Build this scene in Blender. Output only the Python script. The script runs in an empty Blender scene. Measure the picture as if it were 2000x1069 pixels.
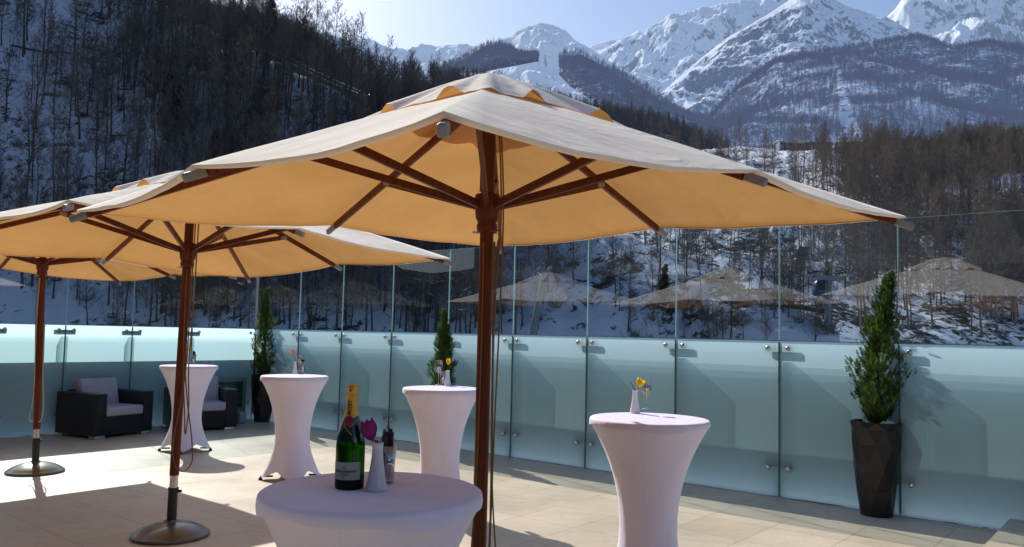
import bpy, math, random
from math import sin, cos, pi, radians, sqrt, atan2, tan, exp
from mathutils import Vector, Matrix, noise
import numpy as np

rnd = random.Random(7)
SC = bpy.context.scene
COL = SC.collection

# ------------------------------------------------------------------ camera
F, PITCH, ROLL, CY, EYE = 1566.0, radians(3.84), radians(1.26), 547.0, 1.604
cd = bpy.data.cameras.new('camera'); cam = bpy.data.objects.new('camera', cd); COL.objects.link(cam)
SC.camera = cam
_r = Vector((1, 0, 0)); _u = Vector((0, -sin(PITCH), cos(PITCH))); _f = Vector((0, cos(PITCH), sin(PITCH)))
_X = _r * cos(ROLL) + _u * sin(ROLL); _Y = _u * cos(ROLL) - _r * sin(ROLL)
cam.matrix_world = Matrix(((_X.x, _Y.x, -_f.x, 0), (_X.y, _Y.y, -_f.y, 0), (_X.z, _Y.z, -_f.z, EYE), (0, 0, 0, 1)))
cd.sensor_width = 36; cd.lens = 36 * F / 2000; cd.shift_y = 12.5 / 2000
cd.clip_start = 0.05; cd.clip_end = 40000

def ray(px, py):
    a, b = px - 1000, py - CY
    U = a * cos(ROLL) + b * sin(ROLL); V = -a * sin(ROLL) + b * cos(ROLL)
    xc, yc = U / F, -V / F
    return Vector((xc, cos(PITCH) - yc * sin(PITCH), sin(PITCH) + yc * cos(PITCH)))
def at(px, py, y):                       # point of the survey line at depth y
    d = ray(px, py); return Vector((0, 0, EYE)) + d * (y / d.y)
def on(px, py, z):                       # point of the survey line at height z
    d = ray(px, py); return Vector((0, 0, EYE)) + d * ((z - EYE) / d.z)
def project(p):
    v = p - Vector((0, 0, EYE)); zc = v.dot(_f)
    if zc <= 0.1: return None
    return 1000 + F * v.dot(_X) / zc, CY - F * v.dot(_Y) / zc

# ------------------------------------------------------------------ terrace frame
P0 = Vector((.034, 10.537, 0)); R = Vector((.771, -.637, 0)).normalized(); N = Vector((.637, .771, 0)).normalized()
S0 = -5.935                               # corner position along R
def T(s, t, z=0): return P0 + R * s + N * t + Vector((0, 0, z))
CORNER = T(S0, 0)

# ------------------------------------------------------------------ mesh helper
class MB:
    def __init__(s): s.v = []; s.f = []; s.m = []; s.sm = []
    def add(s, vs, fs, mat=0, smooth=False):
        o = len(s.v); s.v.extend([tuple(x) for x in vs])
        for f in fs: s.f.append(tuple(i + o for i in f)); s.m.append(mat); s.sm.append(smooth)
    def box(s, c, ax, ay, az, mat=0, bev=0):
        c, ax, ay, az = Vector(c), Vector(ax), Vector(ay), Vector(az)   # half-axis vectors
        if bev <= 0:
            vs = [c + ax * i + ay * j + az * k for k in (-1, 1) for j in (-1, 1) for i in (-1, 1)]
            s.add(vs, [(0, 2, 3, 1), (4, 5, 7, 6), (0, 1, 5, 4), (2, 6, 7, 3), (0, 4, 6, 2), (1, 3, 7, 5)], mat)
            return
        la, lb, lc = ax.length, ay.length, az.length
        bev = min(bev, la * .9, lb * .9, lc * .9)
        rings = []
        def ring(hx, hy, z, r, n=3):
            out = []
            for q, (sx, sy) in enumerate(((1, 1), (-1, 1), (-1, -1), (1, -1))):
                for i in range(n + 1):
                    a = q * pi / 2 + i * pi / 2 / n
                    out.append(c + ax / la * (sx * (hx - r) + r * cos(a)) + ay / lb * (sy * (hy - r) + r * sin(a)) + az / lc * z)
            return out
        for i in range(4):
            a = -pi / 2 + i * pi / 2 / 3
            rr = bev * cos(a); rings.append(ring(la - bev + rr, lb - bev + rr, -lc + bev + bev * sin(a), max(rr, bev * .15)))
        for i in range(4):
            a = i * pi / 2 / 3
            rr = bev * cos(a); rings.append(ring(la - bev + rr, lb - bev + rr, lc - bev + bev * sin(a), max(rr, bev * .15)))
        s.loft(rings, mat, True, True, True)
    def loft(s, rings, mat=0, smooth=True, cap0=False, cap1=False):
        n = len(rings[0]); vs = [v for r in rings for v in r]; fs = []
        for i in range(len(rings) - 1):
            for j in range(n):
                a, b = i * n + j, i * n + (j + 1) % n
                fs.append((a, b, b + n, a + n))
        s.add(vs, fs, mat, smooth)
        if cap0: s.add(rings[0], [tuple(range(n - 1, -1, -1))], mat)
        if cap1: s.add(rings[-1], [tuple(range(n))], mat)
    def tube(s, pts, rad, n=6, mat=0, smooth=True, caps=True):
        pts = [Vector(p) for p in pts]
        if not hasattr(rad, '__len__'): rad = [rad] * len(pts)
        rings = []; prev = None
        for i, p in enumerate(pts):
            t = (pts[min(i + 1, len(pts) - 1)] - pts[max(i - 1, 0)])
            if t.length < 1e-9: t = Vector((0, 0, 1))
            t.normalize()
            if prev is None:
                u = t.cross(Vector((0, 0, 1)) if abs(t.z) < .9 else Vector((1, 0, 0))).normalized()
            else:
                u = (prev - t * prev.dot(t))
                u = u.normalized() if u.length > 1e-6 else t.orthogonal().normalized()
            prev = u; w = t.cross(u)
            rings.append([p + (u * cos(2 * pi * k / n) + w * sin(2 * pi * k / n)) * rad[i] for k in range(n)])
        s.loft(rings, mat, smooth, caps, caps)
    def spike(s, p, q, r, mat=0):          # cheap three-sided twig
        p, q = Vector(p), Vector(q); d = q - p
        if d.length < 1e-6: return
        u = d.orthogonal().normalized() * r; w = d.cross(u).normalized() * r
        s.add([p + u, p - u * .5 + w * .87, p - u * .5 - w * .87, q], [(0, 1, 3), (1, 2, 3), (2, 0, 3)], mat)
    def lathe(s, prof, n=32, c=(0, 0, 0), mat=0, smooth=True, cap0=True, cap1=True):
        c = Vector(c)
        rings = [[c + Vector((r * cos(2 * pi * k / n), r * sin(2 * pi * k / n), z)) for k in range(n)] for r, z in prof]
        s.loft(rings, mat, smooth, cap0, cap1)
    def mesh(s, name, mats):
        me = bpy.data.meshes.new(name); me.from_pydata(s.v, [], s.f)
        for m in (mats if isinstance(mats, (list, tuple)) else [mats]): me.materials.append(m)
        me.polygons.foreach_set('material_index', s.m); me.polygons.foreach_set('use_smooth', s.sm)
        me.update(); return me
    def obj(s, name, mats, parent=None, loc=None):
        o = bpy.data.objects.new(name, s.mesh(name, mats)); COL.objects.link(o)
        if parent is not None: o.parent = parent
        if loc is not None: o.location = loc
        return o
def thing(name, label, cat, loc=(0, 0, 0), rz=0, group=None):
    o = bpy.data.objects.new(name, None); COL.objects.link(o); o.location = loc; o.rotation_euler = (0, 0, rz)
    o.empty_display_size = .2
    o['label'] = label; o['category'] = cat
    if group: o['group'] = group
    return o
def tag(o, label, cat, group=None):
    o['label'] = label; o['category'] = cat
    if group: o['group'] = group
    return o
def struct(o): o['kind'] = 'structure'; return o

# ------------------------------------------------------------------ materials
def mat(name):
    m = bpy.data.materials.new(name); m.use_nodes = True; nt = m.node_tree; nt.nodes.clear()
    out = nt.nodes.new('ShaderNodeOutputMaterial'); return m, nt, out
def nd(nt, t, ins=None, **kw):
    n = nt.nodes.new(t)
    for k, v in kw.items(): setattr(n, k, v)
    if ins:
        for k, v in ins.items():
            if isinstance(v, bpy.types.NodeSocket): nt.links.new(v, n.inputs[k])
            else: n.inputs[k].default_value = v
    return n
def c4(c): return (c[0], c[1], c[2], 1)
def ramp(nt, fac, stops, interp='LINEAR'):
    n = nt.nodes.new('ShaderNodeValToRGB'); n.color_ramp.interpolation = interp
    e = n.color_ramp.elements
    while len(e) > 1: e.remove(e[-1])
    e[0].position = stops[0][0]; e[0].color = c4(stops[0][1])
    for p, c in stops[1:]:
        x = e.new(p); x.color = c4(c)
    nt.links.new(fac, n.inputs[0]); return n.outputs[0]
def mixc(nt, f, a, b, mode='MIX'):
    n = nt.nodes.new('ShaderNodeMix'); n.data_type = 'RGBA'; n.blend_type = mode
    for i, v in ((0, f), (6, a), (7, b)):
        if isinstance(v, bpy.types.NodeSocket): nt.links.new(v, n.inputs[i])
        else: n.inputs[i].default_value = c4(v) if hasattr(v, '__len__') else v
    return n.outputs[2]
def texco(nt, scale=(1, 1, 1), kind='Object', rot=(0, 0, 0)):
    t = nt.nodes.new('ShaderNodeTexCoord'); m = nd(nt, 'ShaderNodeMapping', {'Vector': t.outputs[kind], 'Scale': scale, 'Rotation': rot})
    return m.outputs[0]
def noi(nt, vec, scale, detail=4, rough=.55, dist=0):
    return nd(nt, 'ShaderNodeTexNoise', {'Vector': vec, 'Scale': scale, 'Detail': detail, 'Roughness': rough, 'Distortion': dist}).outputs[0]
def simple(name, col, rough=.5, metal=0, var=.12, vscale=30, bump=0, bscale=200, spec=.5, coat=0, sheen=0):
    m, nt, out = mat(name); v = texco(nt)
    n = noi(nt, v, vscale)
    lo = tuple(c * (1 - var) for c in col); hi = tuple(min(1, c * (1 + var)) for c in col)
    b = nd(nt, 'ShaderNodeBsdfPrincipled', {'Base Color': ramp(nt, n, [(.3, lo), (.7, hi)]), 'Roughness': rough, 'Metallic': metal, 'Specular IOR Level': spec, 'Coat Weight': coat, 'Sheen Weight': sheen})
    if bump:
        bp = nd(nt, 'ShaderNodeBump', {'Strength': bump, 'Distance': .01, 'Height': noi(nt, v, bscale)}); nt.links.new(bp.outputs[0], b.inputs['Normal'])
    nt.links.new(b.outputs[0], out.inputs[0]); return m

M = {}
def canopy_mat(name):
    m, nt, out = mat(name); v = texco(nt)
    n = noi(nt, v, 2.2, 5); fine = noi(nt, v, 260, 2)
    bp = nd(nt, 'ShaderNodeBump', {'Strength': .6, 'Distance': .02, 'Height': noi(nt, texco(nt, (1, 1, 1)), 5, 3, .5, .6)})
    bp2 = nd(nt, 'ShaderNodeBump', {'Strength': .12, 'Distance': .002, 'Height': fine, 'Normal': bp.outputs[0]})
    gm = nd(nt, 'ShaderNodeNewGeometry')      # tan underside paints in the sun glow through the cloth; top pale
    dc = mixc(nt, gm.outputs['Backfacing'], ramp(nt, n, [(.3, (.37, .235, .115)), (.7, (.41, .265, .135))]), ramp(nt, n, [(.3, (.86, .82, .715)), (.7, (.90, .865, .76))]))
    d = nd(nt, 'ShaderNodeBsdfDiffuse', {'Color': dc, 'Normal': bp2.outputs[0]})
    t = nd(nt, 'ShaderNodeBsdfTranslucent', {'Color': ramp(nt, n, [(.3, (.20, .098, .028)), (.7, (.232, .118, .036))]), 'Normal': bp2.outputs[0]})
    a = nd(nt, 'ShaderNodeAddShader', {0: d.outputs[0], 1: t.outputs[0]})
    nt.links.new(a.outputs[0], out.inputs[0]); return m
M['canvas'] = canopy_mat('canvas_cloth')
def wood_mat():
    m, nt, out = mat('varnished_wood'); v = texco(nt, (18, 18, 1.2))
    n = noi(nt, v, 3, 5, .6, .4)
    b = nd(nt, 'ShaderNodeBsdfPrincipled', {'Base Color': ramp(nt, n, [(.25, (.085, .017, .006)), (.55, (.145, .032, .010)), (.8, (.19, .05, .016))]), 'Roughness': .45, 'Specular IOR Level': .25})
    nt.links.new(b.outputs[0], out.inputs[0]); return m
M['wood'] = wood_mat()
M['steel'] = simple('brushed_steel', (.55, .55, .56), .28, 1, .08, 40)
M['cap'] = simple('grey_rib_cap', (.27, .255, .24), .45, .1, .15, 60)
M['black_tube'] = simple('black_tube_paint', (.012, .012, .013), .35)
M['dome'] = simple('olive_metallic_paint', (.15, .148, .112), .33, .35, .18, 9, .08, 90, coat=.4)
M['rope'] = simple('tan_cord', (.20, .125, .055), .8, 0, .25, 120)
M['rope_pale'] = simple('pale_cord', (.45, .42, .36), .8, 0, .2, 120)
def cloth_mat():
    m, nt, out = mat('white_stretch_cloth'); v = texco(nt)
    n = noi(nt, v, 6, 4); w = noi(nt, texco(nt, (1, 1, .25)), 9, 3, .5, .5)
    bp = nd(nt, 'ShaderNodeBump', {'Strength': .38, 'Distance': .025, 'Height': w})
    bp2 = nd(nt, 'ShaderNodeBump', {'Strength': .1, 'Distance': .001, 'Height': noi(nt, v, 500, 1), 'Normal': bp.outputs[0]})
    b = nd(nt, 'ShaderNodeBsdfPrincipled', {'Base Color': ramp(nt, n, [(.3, (.77, .74, .95)), (.7, (.82, .79, .98))]), 'Roughness': .75, 'Specular IOR Level': .25, 'Sheen Weight': .25, 'Normal': bp2.outputs[0]})
    nt.links.new(b.outputs[0], out.inputs[0]); return m
M['cloth'] = cloth_mat()
M['foot'] = simple('black_plastic_foot', (.02, .02, .02), .5)
M['rattan'] = None
def rattan_mat():
    m, nt, out = mat('black_woven_rattan'); v = texco(nt)
    w1 = nd(nt, 'ShaderNodeTexWave', {'Vector': v, 'Scale': 55, 'Distortion': .4}, bands_direction='Z')
    w2 = nd(nt, 'ShaderNodeTexWave', {'Vector': v, 'Scale': 30, 'Distortion': .4}, bands_direction='DIAGONAL')
    h = nd(nt, 'ShaderNodeMath', {0: w1.outputs[1], 1: w2.outputs[1]}, operation='MULTIPLY')
    bp = nd(nt, 'ShaderNodeBump', {'Strength': .8, 'Distance': .006, 'Height': h.outputs[0]})
    b = nd(nt, 'ShaderNodeBsdfPrincipled', {'Base Color': ramp(nt, h.outputs[0], [(.1, (.006, .006, .007)), (.8, (.022, .022, .026))]), 'Roughness': .42, 'Normal': bp.outputs[0]})
    nt.links.new(b.outputs[0], out.inputs[0]); return m
M['rattan'] = rattan_mat()
M['cushion'] = simple('grey_cushion_fabric', (.40, .40, .46), .9, 0, .08, 12, .25, 300, .2)
M['pot'] = simple('dark_gloss_planter', (.014, .010, .009), .34, 0, .3, 8, spec=.4)
M['soil'] = simple('soil', (.03, .022, .015), .95, 0, .4, 60, .8, 80)
def leaf_mat(name, a, b, tr):
    m, nt, out = mat(name); v = texco(nt)
    n = noi(nt, v, 7, 3); n2 = noi(nt, v, 60, 2)
    col = mixc(nt, .35, ramp(nt, n, [(.3, a), (.7, b)]), ramp(nt, n2, [(.3, a), (.7, b)]))
    d = nd(nt, 'ShaderNodeBsdfPrincipled', {'Base Color': col, 'Roughness': .5, 'Specular IOR Level': .35})
    t = nd(nt, 'ShaderNodeBsdfTranslucent', {'Color': c4(tr)})
    mx = nd(nt, 'ShaderNodeMixShader', {0: .35, 1: d.outputs[0], 2: t.outputs[0]})
    nt.links.new(mx.outputs[0], out.inputs[0]); return m
M['thuja'] = leaf_mat('conifer_leaf', (.022, .048, .012), (.075, .13, .028), (.15, .23, .025))
M['bark'] = simple('garden_bark', (.07, .045, .03), .9, 0, .3, 40, .5, 60)
M['porcelain'] = simple('white_porcelain', (.74, .74, .79), .18, 0, .02, 5, coat=.3)
M['stem'] = simple('green_stem', (.05, .14, .02), .45, 0, .2, 60)
def petal(name, a, b, tr):
    m, nt, out = mat(name); v = texco(nt, (60, 60, 12)); n = noi(nt, v, 2, 3)
    d = nd(nt, 'ShaderNodeBsdfPrincipled', {'Base Color': ramp(nt, n, [(.3, a), (.7, b)]), 'Roughness': .45})
    t = nd(nt, 'ShaderNodeBsdfTranslucent', {'Color': c4(tr)})
    mx = nd(nt, 'ShaderNodeMixShader', {0: .45, 1: d.outputs[0], 2: t.outputs[0]}); nt.links.new(mx.outputs[0], out.inputs[0]); return m
M['yellow'] = petal('yellow_petal', (.75, .48, .01), (.85, .6, .02), (.9, .6, .02))
M['purple'] = petal('purple_petal', (.24, .014, .17), (.40, .03, .27), (.5, .03, .28))
M['orange'] = petal('coral_petal', (.80, .13, .05), (.85, .28, .12), (.9, .25, .1))
M['napkin'] = simple('black_paper_napkin', (.012, .012, .014), .8, 0, .3, 40)
def thin_glass(name, tint=(1, 1, 1), ior=1.5, rough=0.0, add=0.0):
    m, nt, out = mat(name)
    lw_ = nd(nt, 'ShaderNodeLayerWeight', {'Blend': .5})        # facing: 0 straight on, 1 grazing, the same from both sides
    pw = nd(nt, 'ShaderNodeMath', {0: lw_.outputs['Facing'], 1: 5.0}, operation='POWER')
    f = nd(nt, 'ShaderNodeMapRange', {'Value': pw.outputs[0], 'From Min': 0, 'From Max': 1, 'To Min': add, 'To Max': .95})
    t = nd(nt, 'ShaderNodeBsdfTransparent', {'Color': c4(tint)}); g = nd(nt, 'ShaderNodeBsdfGlossy', {'Roughness': rough, 'Color': (1, 1, 1, 1)})
    mx = nd(nt, 'ShaderNodeMixShader', {0: f.outputs[0], 1: t.outputs[0], 2: g.outputs[0]})
    nt.links.new(mx.outputs[0], out.inputs[0]); return m
M['pane'] = thin_glass('clear_pane_glass', (.82, .92, .94), 1.5, 0, .10)
M['drinkglass'] = thin_glass('drinking_glass', (.70, .72, .75), 1.5, .03, .27)
M['wine'] = thin_glass('white_wine', (.80, .76, .55), 1.33, 0, .04)
def emis_edge():
    m, nt, out = mat('green_glass_edge'); v = texco(nt)
    b = nd(nt, 'ShaderNodeBsdfPrincipled', {'Base Color': ramp(nt, noi(nt, v, 3), [(.3, (.13, .25, .25)), (.7, (.20, .34, .34))]), 'Roughness': .25})
    t = nd(nt, 'ShaderNodeBsdfTranslucent', {'Color': (.28, .46, .46, 1)})
    mx = nd(nt, 'ShaderNodeMixShader', {0: .5, 1: b.outputs[0], 2: t.outputs[0]})
    nt.links.new(mx.outputs[0], out.inputs[0]); return m
M['edge'] = emis_edge()
def frost():
    m, nt, out = mat('frosted_glass'); v = texco(nt)
    streak = noi(nt, texco(nt, (14, 14, .5)), 3, 3); n = noi(nt, v, 1.3, 4)
    k = mixc(nt, .18, ramp(nt, n, [(.3, (.93, .93, .93)), (.7, (1, 1, 1))]), ramp(nt, streak, [(.3, (.90, .90, .90)), (.7, (1, 1, 1))]))
    d = nd(nt, 'ShaderNodeBsdfDiffuse', {'Color': mixc(nt, 1, (.165, .255, .27), k, 'MULTIPLY')})
    t = nd(nt, 'ShaderNodeBsdfTranslucent', {'Color': mixc(nt, 1, (.565, .765, .79), k, 'MULTIPLY')})
    a = nd(nt, 'ShaderNodeAddShader', {0: d.outputs[0], 1: t.outputs[0]})
    fr = nd(nt, 'ShaderNodeFresnel', {'IOR': 1.4}); g = nd(nt, 'ShaderNodeBsdfGlossy', {'Roughness': .22})
    mx = nd(nt, 'ShaderNodeMixShader', {0: fr.outputs[0], 1: a.outputs[0], 2: g.outputs[0]})
    nt.links.new(mx.outputs[0], out.inputs[0]); return m
M['frost'] = frost()
M['concrete'] = simple('grey_concrete', (.27, .28, .28), .85, 0, .15, 4, .2, 40)
M['fin'] = thin_glass('glass_fin', (.74, .80, .80), 1.5, .05, .05)
M['dimmer'] = thin_glass('dimmer_glass', (.86, .90, .90), 1.5, .05, .03)
M['post'] = simple('post_grey_green', (.14, .19, .19), .6)
M['bottle'] = None
def bottle_glass():
    m, nt, out = mat('green_bottle_glass')
    g = nd(nt, 'ShaderNodeBsdfGlass', {'Color': (.07, .25, .02, 1), 'Roughness': .05, 'IOR': 1.36})
    d = nd(nt, 'ShaderNodeBsdfPrincipled', {'Base Color': (.004, .02, .006, 1), 'Roughness': .08})
    mx = nd(nt, 'ShaderNodeMixShader', {0: .3, 1: g.outputs[0], 2: d.outputs[0]})
    nt.links.new(mx.outputs[0], out.inputs[0]); return m
M['bottle'] = bottle_glass()
M['bottle_dark'] = simple('dark_bottle_glass', (.006, .016, .012), .1, 0, .2, 10, coat=.5)
M['foil'] = simple('gold_foil', (.72, .40, .075), .38, .55, .15, 90, .25, 160)
M['seal'] = simple('red_wax_seal', (.20, .008, .018), .4)
M['paper'] = simple('label_paper', (.42, .415, .37), .7, 0, .05, 40)
M['ink'] = simple('black_ink', (.012, .011, .012), .6)
M['ink_grey'] = simple('grey_ink', (.10, .095, .085), .6)
M['ribbon'] = simple('gold_ribbon', (.45, .34, .17), .4, .3)

def tile_mat(name, dark=1.0):
    m, nt, out = mat(name); uv = nd(nt, 'ShaderNodeTexCoord').outputs['UV']
    br = nd(nt, 'ShaderNodeTexBrick', {'Vector': uv, 'Color1': (.60 * dark, .495 * dark, .355 * dark, 1), 'Color2': (.675 * dark, .565 * dark, .42 * dark, 1), 'Mortar': (.32 * dark, .26 * dark, .19 * dark, 1),
                                        'Scale': 1, 'Mortar Size': .0055, 'Mortar Smooth': .25, 'Bias': 0, 'Brick Width': 1, 'Row Height': 1}, offset=0, squash=1)
    o = texco(nt); n1 = noi(nt, o, 1.1, 6, .62); n2 = noi(nt, texco(nt, (1, 5, 1), rot=(0, 0, radians(40))), 2.5, 5, .6)
    col = mixc(nt, 1, br.outputs[0], ramp(nt, n1, [(.3, (.84, .85, .86)), (.6, (1, 1, 1)), (.75, (1.07, 1.06, 1.05))]), 'MULTIPLY')
    col = mixc(nt, .6, col, ramp(nt, n2, [(.35, (.88, .87, .86)), (.55, (1, 1, 1))]), 'MULTIPLY')
    # dried water marks
    wv = noi(nt, texco(nt, (1, 1, 1)), .8, 5, .6, 1.2)
    line = ramp(nt, wv, [(.495, (1, 1, 1)), (.503, (.84, .80, .76)), (.512, (1, 1, 1))])
    col = mixc(nt, .7, col, line, 'MULTIPLY')
    rg = ramp(nt, n1, [(.3, (.36, .36, .36)), (.7, (.52, .52, .52))])
    bp = nd(nt, 'ShaderNodeBump', {'Strength': .25, 'Distance': .004, 'Height': br.outputs[1]}, invert=True)
    bp2 = nd(nt, 'ShaderNodeBump', {'Strength': .1, 'Distance': .004, 'Height': noi(nt, o, 40, 3), 'Normal': bp.outputs[0]})
    b = nd(nt, 'ShaderNodeBsdfPrincipled', {'Base Color': col, 'Roughness': rg, 'Specular IOR Level': .5, 'Normal': bp2.outputs[0]})
    nt.links.new(b.outputs[0], out.inputs[0]); return m
M['tile'] = tile_mat('beige_floor_tile')
M['tile_step'] = tile_mat('beige_step_tile', .92)

# snow ground, seen near
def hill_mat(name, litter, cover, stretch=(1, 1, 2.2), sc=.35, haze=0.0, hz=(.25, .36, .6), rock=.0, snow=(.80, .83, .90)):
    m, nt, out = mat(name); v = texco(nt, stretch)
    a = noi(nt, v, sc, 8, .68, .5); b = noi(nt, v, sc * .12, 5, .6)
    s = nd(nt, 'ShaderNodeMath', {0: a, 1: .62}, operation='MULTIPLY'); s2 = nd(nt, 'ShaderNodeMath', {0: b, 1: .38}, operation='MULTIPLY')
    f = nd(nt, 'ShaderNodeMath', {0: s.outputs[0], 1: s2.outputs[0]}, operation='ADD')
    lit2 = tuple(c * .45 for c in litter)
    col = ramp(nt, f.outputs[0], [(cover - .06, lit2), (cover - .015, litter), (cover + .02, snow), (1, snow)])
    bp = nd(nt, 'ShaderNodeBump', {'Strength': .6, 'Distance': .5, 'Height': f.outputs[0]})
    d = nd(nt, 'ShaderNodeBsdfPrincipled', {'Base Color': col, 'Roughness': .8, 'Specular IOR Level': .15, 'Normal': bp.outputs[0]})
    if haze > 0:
        e = nd(nt, 'ShaderNodeEmission', {'Color': c4(hz), 'Strength': 1})  # blue glow paints distance haze into the slope
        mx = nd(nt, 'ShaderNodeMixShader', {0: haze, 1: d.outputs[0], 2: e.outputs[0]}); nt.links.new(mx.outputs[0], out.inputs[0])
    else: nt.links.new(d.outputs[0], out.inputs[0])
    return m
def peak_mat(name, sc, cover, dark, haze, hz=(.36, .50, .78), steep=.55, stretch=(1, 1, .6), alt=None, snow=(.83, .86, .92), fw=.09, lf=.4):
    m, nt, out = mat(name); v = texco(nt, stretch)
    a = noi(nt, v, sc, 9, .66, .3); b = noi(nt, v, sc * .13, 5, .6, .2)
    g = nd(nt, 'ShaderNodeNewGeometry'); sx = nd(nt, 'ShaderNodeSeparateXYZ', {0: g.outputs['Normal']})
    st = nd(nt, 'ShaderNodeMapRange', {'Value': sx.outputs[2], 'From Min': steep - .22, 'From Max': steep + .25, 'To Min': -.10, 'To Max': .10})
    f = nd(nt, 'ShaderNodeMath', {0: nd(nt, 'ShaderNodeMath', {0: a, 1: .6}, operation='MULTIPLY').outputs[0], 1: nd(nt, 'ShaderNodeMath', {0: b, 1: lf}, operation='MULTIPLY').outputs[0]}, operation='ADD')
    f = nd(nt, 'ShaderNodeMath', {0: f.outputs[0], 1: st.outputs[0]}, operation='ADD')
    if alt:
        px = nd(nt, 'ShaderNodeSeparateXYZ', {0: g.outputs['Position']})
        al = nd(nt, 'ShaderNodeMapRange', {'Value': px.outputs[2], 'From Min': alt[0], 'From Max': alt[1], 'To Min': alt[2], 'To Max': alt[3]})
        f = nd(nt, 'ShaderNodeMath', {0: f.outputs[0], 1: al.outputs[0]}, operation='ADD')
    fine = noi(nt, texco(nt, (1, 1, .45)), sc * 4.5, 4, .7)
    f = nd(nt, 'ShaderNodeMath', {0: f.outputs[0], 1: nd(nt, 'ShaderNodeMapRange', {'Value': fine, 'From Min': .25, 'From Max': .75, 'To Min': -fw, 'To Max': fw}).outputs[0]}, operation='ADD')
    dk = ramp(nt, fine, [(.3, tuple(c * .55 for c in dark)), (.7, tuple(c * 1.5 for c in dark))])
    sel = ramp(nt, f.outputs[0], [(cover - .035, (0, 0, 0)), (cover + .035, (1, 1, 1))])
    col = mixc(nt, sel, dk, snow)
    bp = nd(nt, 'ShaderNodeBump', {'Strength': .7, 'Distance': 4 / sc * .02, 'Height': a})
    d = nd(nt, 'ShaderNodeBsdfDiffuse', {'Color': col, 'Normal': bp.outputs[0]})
    e = nd(nt, 'ShaderNodeEmission', {'Color': c4(hz), 'Strength': 1})  # constant blue glow mixed in as painted distance haze
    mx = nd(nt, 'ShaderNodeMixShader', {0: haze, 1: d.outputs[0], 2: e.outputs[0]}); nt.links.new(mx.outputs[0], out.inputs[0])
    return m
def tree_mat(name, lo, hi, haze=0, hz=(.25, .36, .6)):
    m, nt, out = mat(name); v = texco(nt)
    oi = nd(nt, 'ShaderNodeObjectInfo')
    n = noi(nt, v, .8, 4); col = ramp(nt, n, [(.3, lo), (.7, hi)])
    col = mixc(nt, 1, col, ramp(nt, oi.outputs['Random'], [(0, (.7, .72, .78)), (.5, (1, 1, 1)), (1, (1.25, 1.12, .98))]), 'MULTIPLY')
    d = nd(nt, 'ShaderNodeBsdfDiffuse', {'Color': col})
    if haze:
        e = nd(nt, 'ShaderNodeEmission', {'Color': c4(hz), 'Strength': 1})  # haze painted into far trees as a faint glow
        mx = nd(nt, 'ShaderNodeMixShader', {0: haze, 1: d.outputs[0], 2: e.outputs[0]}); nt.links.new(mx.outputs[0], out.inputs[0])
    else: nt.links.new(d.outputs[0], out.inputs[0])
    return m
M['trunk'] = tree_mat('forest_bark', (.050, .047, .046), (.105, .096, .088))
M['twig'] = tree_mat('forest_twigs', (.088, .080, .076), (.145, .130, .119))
M['trunk_sun'] = tree_mat('sun_painted_bark', (.15, .128, .112), (.24, .205, .178)); M['twig_sun'] = tree_mat('sun_painted_twigs', (.165, .145, .130), (.24, .212, .190))  # paler bark and twig copies, sunlight put into the colour
M['ivy'] = tree_mat('dark_evergreen', (.010, .018, .011), (.025, .036, .020))
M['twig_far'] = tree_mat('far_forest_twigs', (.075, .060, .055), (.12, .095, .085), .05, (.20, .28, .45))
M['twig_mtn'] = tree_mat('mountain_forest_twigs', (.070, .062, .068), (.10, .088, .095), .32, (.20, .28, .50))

# ------------------------------------------------------------------ terrain
def interp(pts, n):
    pts = [(p[0], at(*p)) for p in pts]; x0, x1 = pts[0][0], pts[-1][0]; out = []
    for i in range(n):
        x = x0 + (x1 - x0) * i / (n - 1); k = 0
        while k < len(pts) - 2 and x > pts[k + 1][0]: k += 1
        a, b = pts[k], pts[k + 1]; t = (x - a[0]) / (b[0] - a[0])
        out.append(a[1].lerp(b[1], t))
    return out
HILL = {}
def hill(name, ridge, base, nu, nv, m, amp, nscale, kind='soft', back=60, drop=.6, ridge_keep=.25, lower=30, seed=0, prof=1.0, rough=0):
    ra, ba = interp(ridge, nu), interp(base, nu)
    G = []
    for j in range(nv + 1):
        v = j / nv; row = []
        for i in range(nu):
            p = ba[i].lerp(ra[i], v)
            if prof != 1: p.z = ba[i].z + (ra[i].z - ba[i].z) * v ** prof
            w = min(1, v * 6) * (ridge_keep + (1 - ridge_keep) * min(1, (1 - v) * 5))
            q = Vector((p.x / nscale + seed, p.y / nscale, p.z / nscale * .5))
            if kind == 'soft': d = noise.fractal(q, 1.0, 2.1, 6)
            else: d = noise.ridged_multi_fractal(q, .9, 2.15, 7, 1.0, 2.0) - 1.0
            p.z += d * amp * w
            if kind != 'soft':
                p.x += noise.noise(q * 2.3) * amp * .35 * w
            if rough: p.z += noise.fractal(Vector((p.x, p.y, p.z)) / 6, 1, 2, 4) * rough * min(1, v * 6)
            row.append(p)
        G.append(row)
    rows = [[Vector((p.x, p.y - 2, p.z - lower)) for p in G[0]]] + G
    rows.append([Vector((p.x * (1 + back * .5 / p.y), p.y + back * .5, EYE + (p.z - EYE) * (1 + back * .5 / p.y) - back * drop * .35)) for p in G[-1]])
    rows.append([Vector((p.x * (1 + back * 2 / p.y), p.y + back * 2, EYE + (p.z - EYE) * (1 + back * 2 / p.y) - back * drop * 2)) for p in G[-1]])
    mb = MB(); vs = [p for r in rows for p in r]; fs = []
    for j in range(len(rows) - 1):
        for i in range(nu - 1):
            a = j * nu + i; fs.append((a, a + 1, a + nu + 1, a + nu))
    mb.add(vs, fs, 0, True)
    HILL[name] = G
    return struct(mb.obj(name, m))
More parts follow.
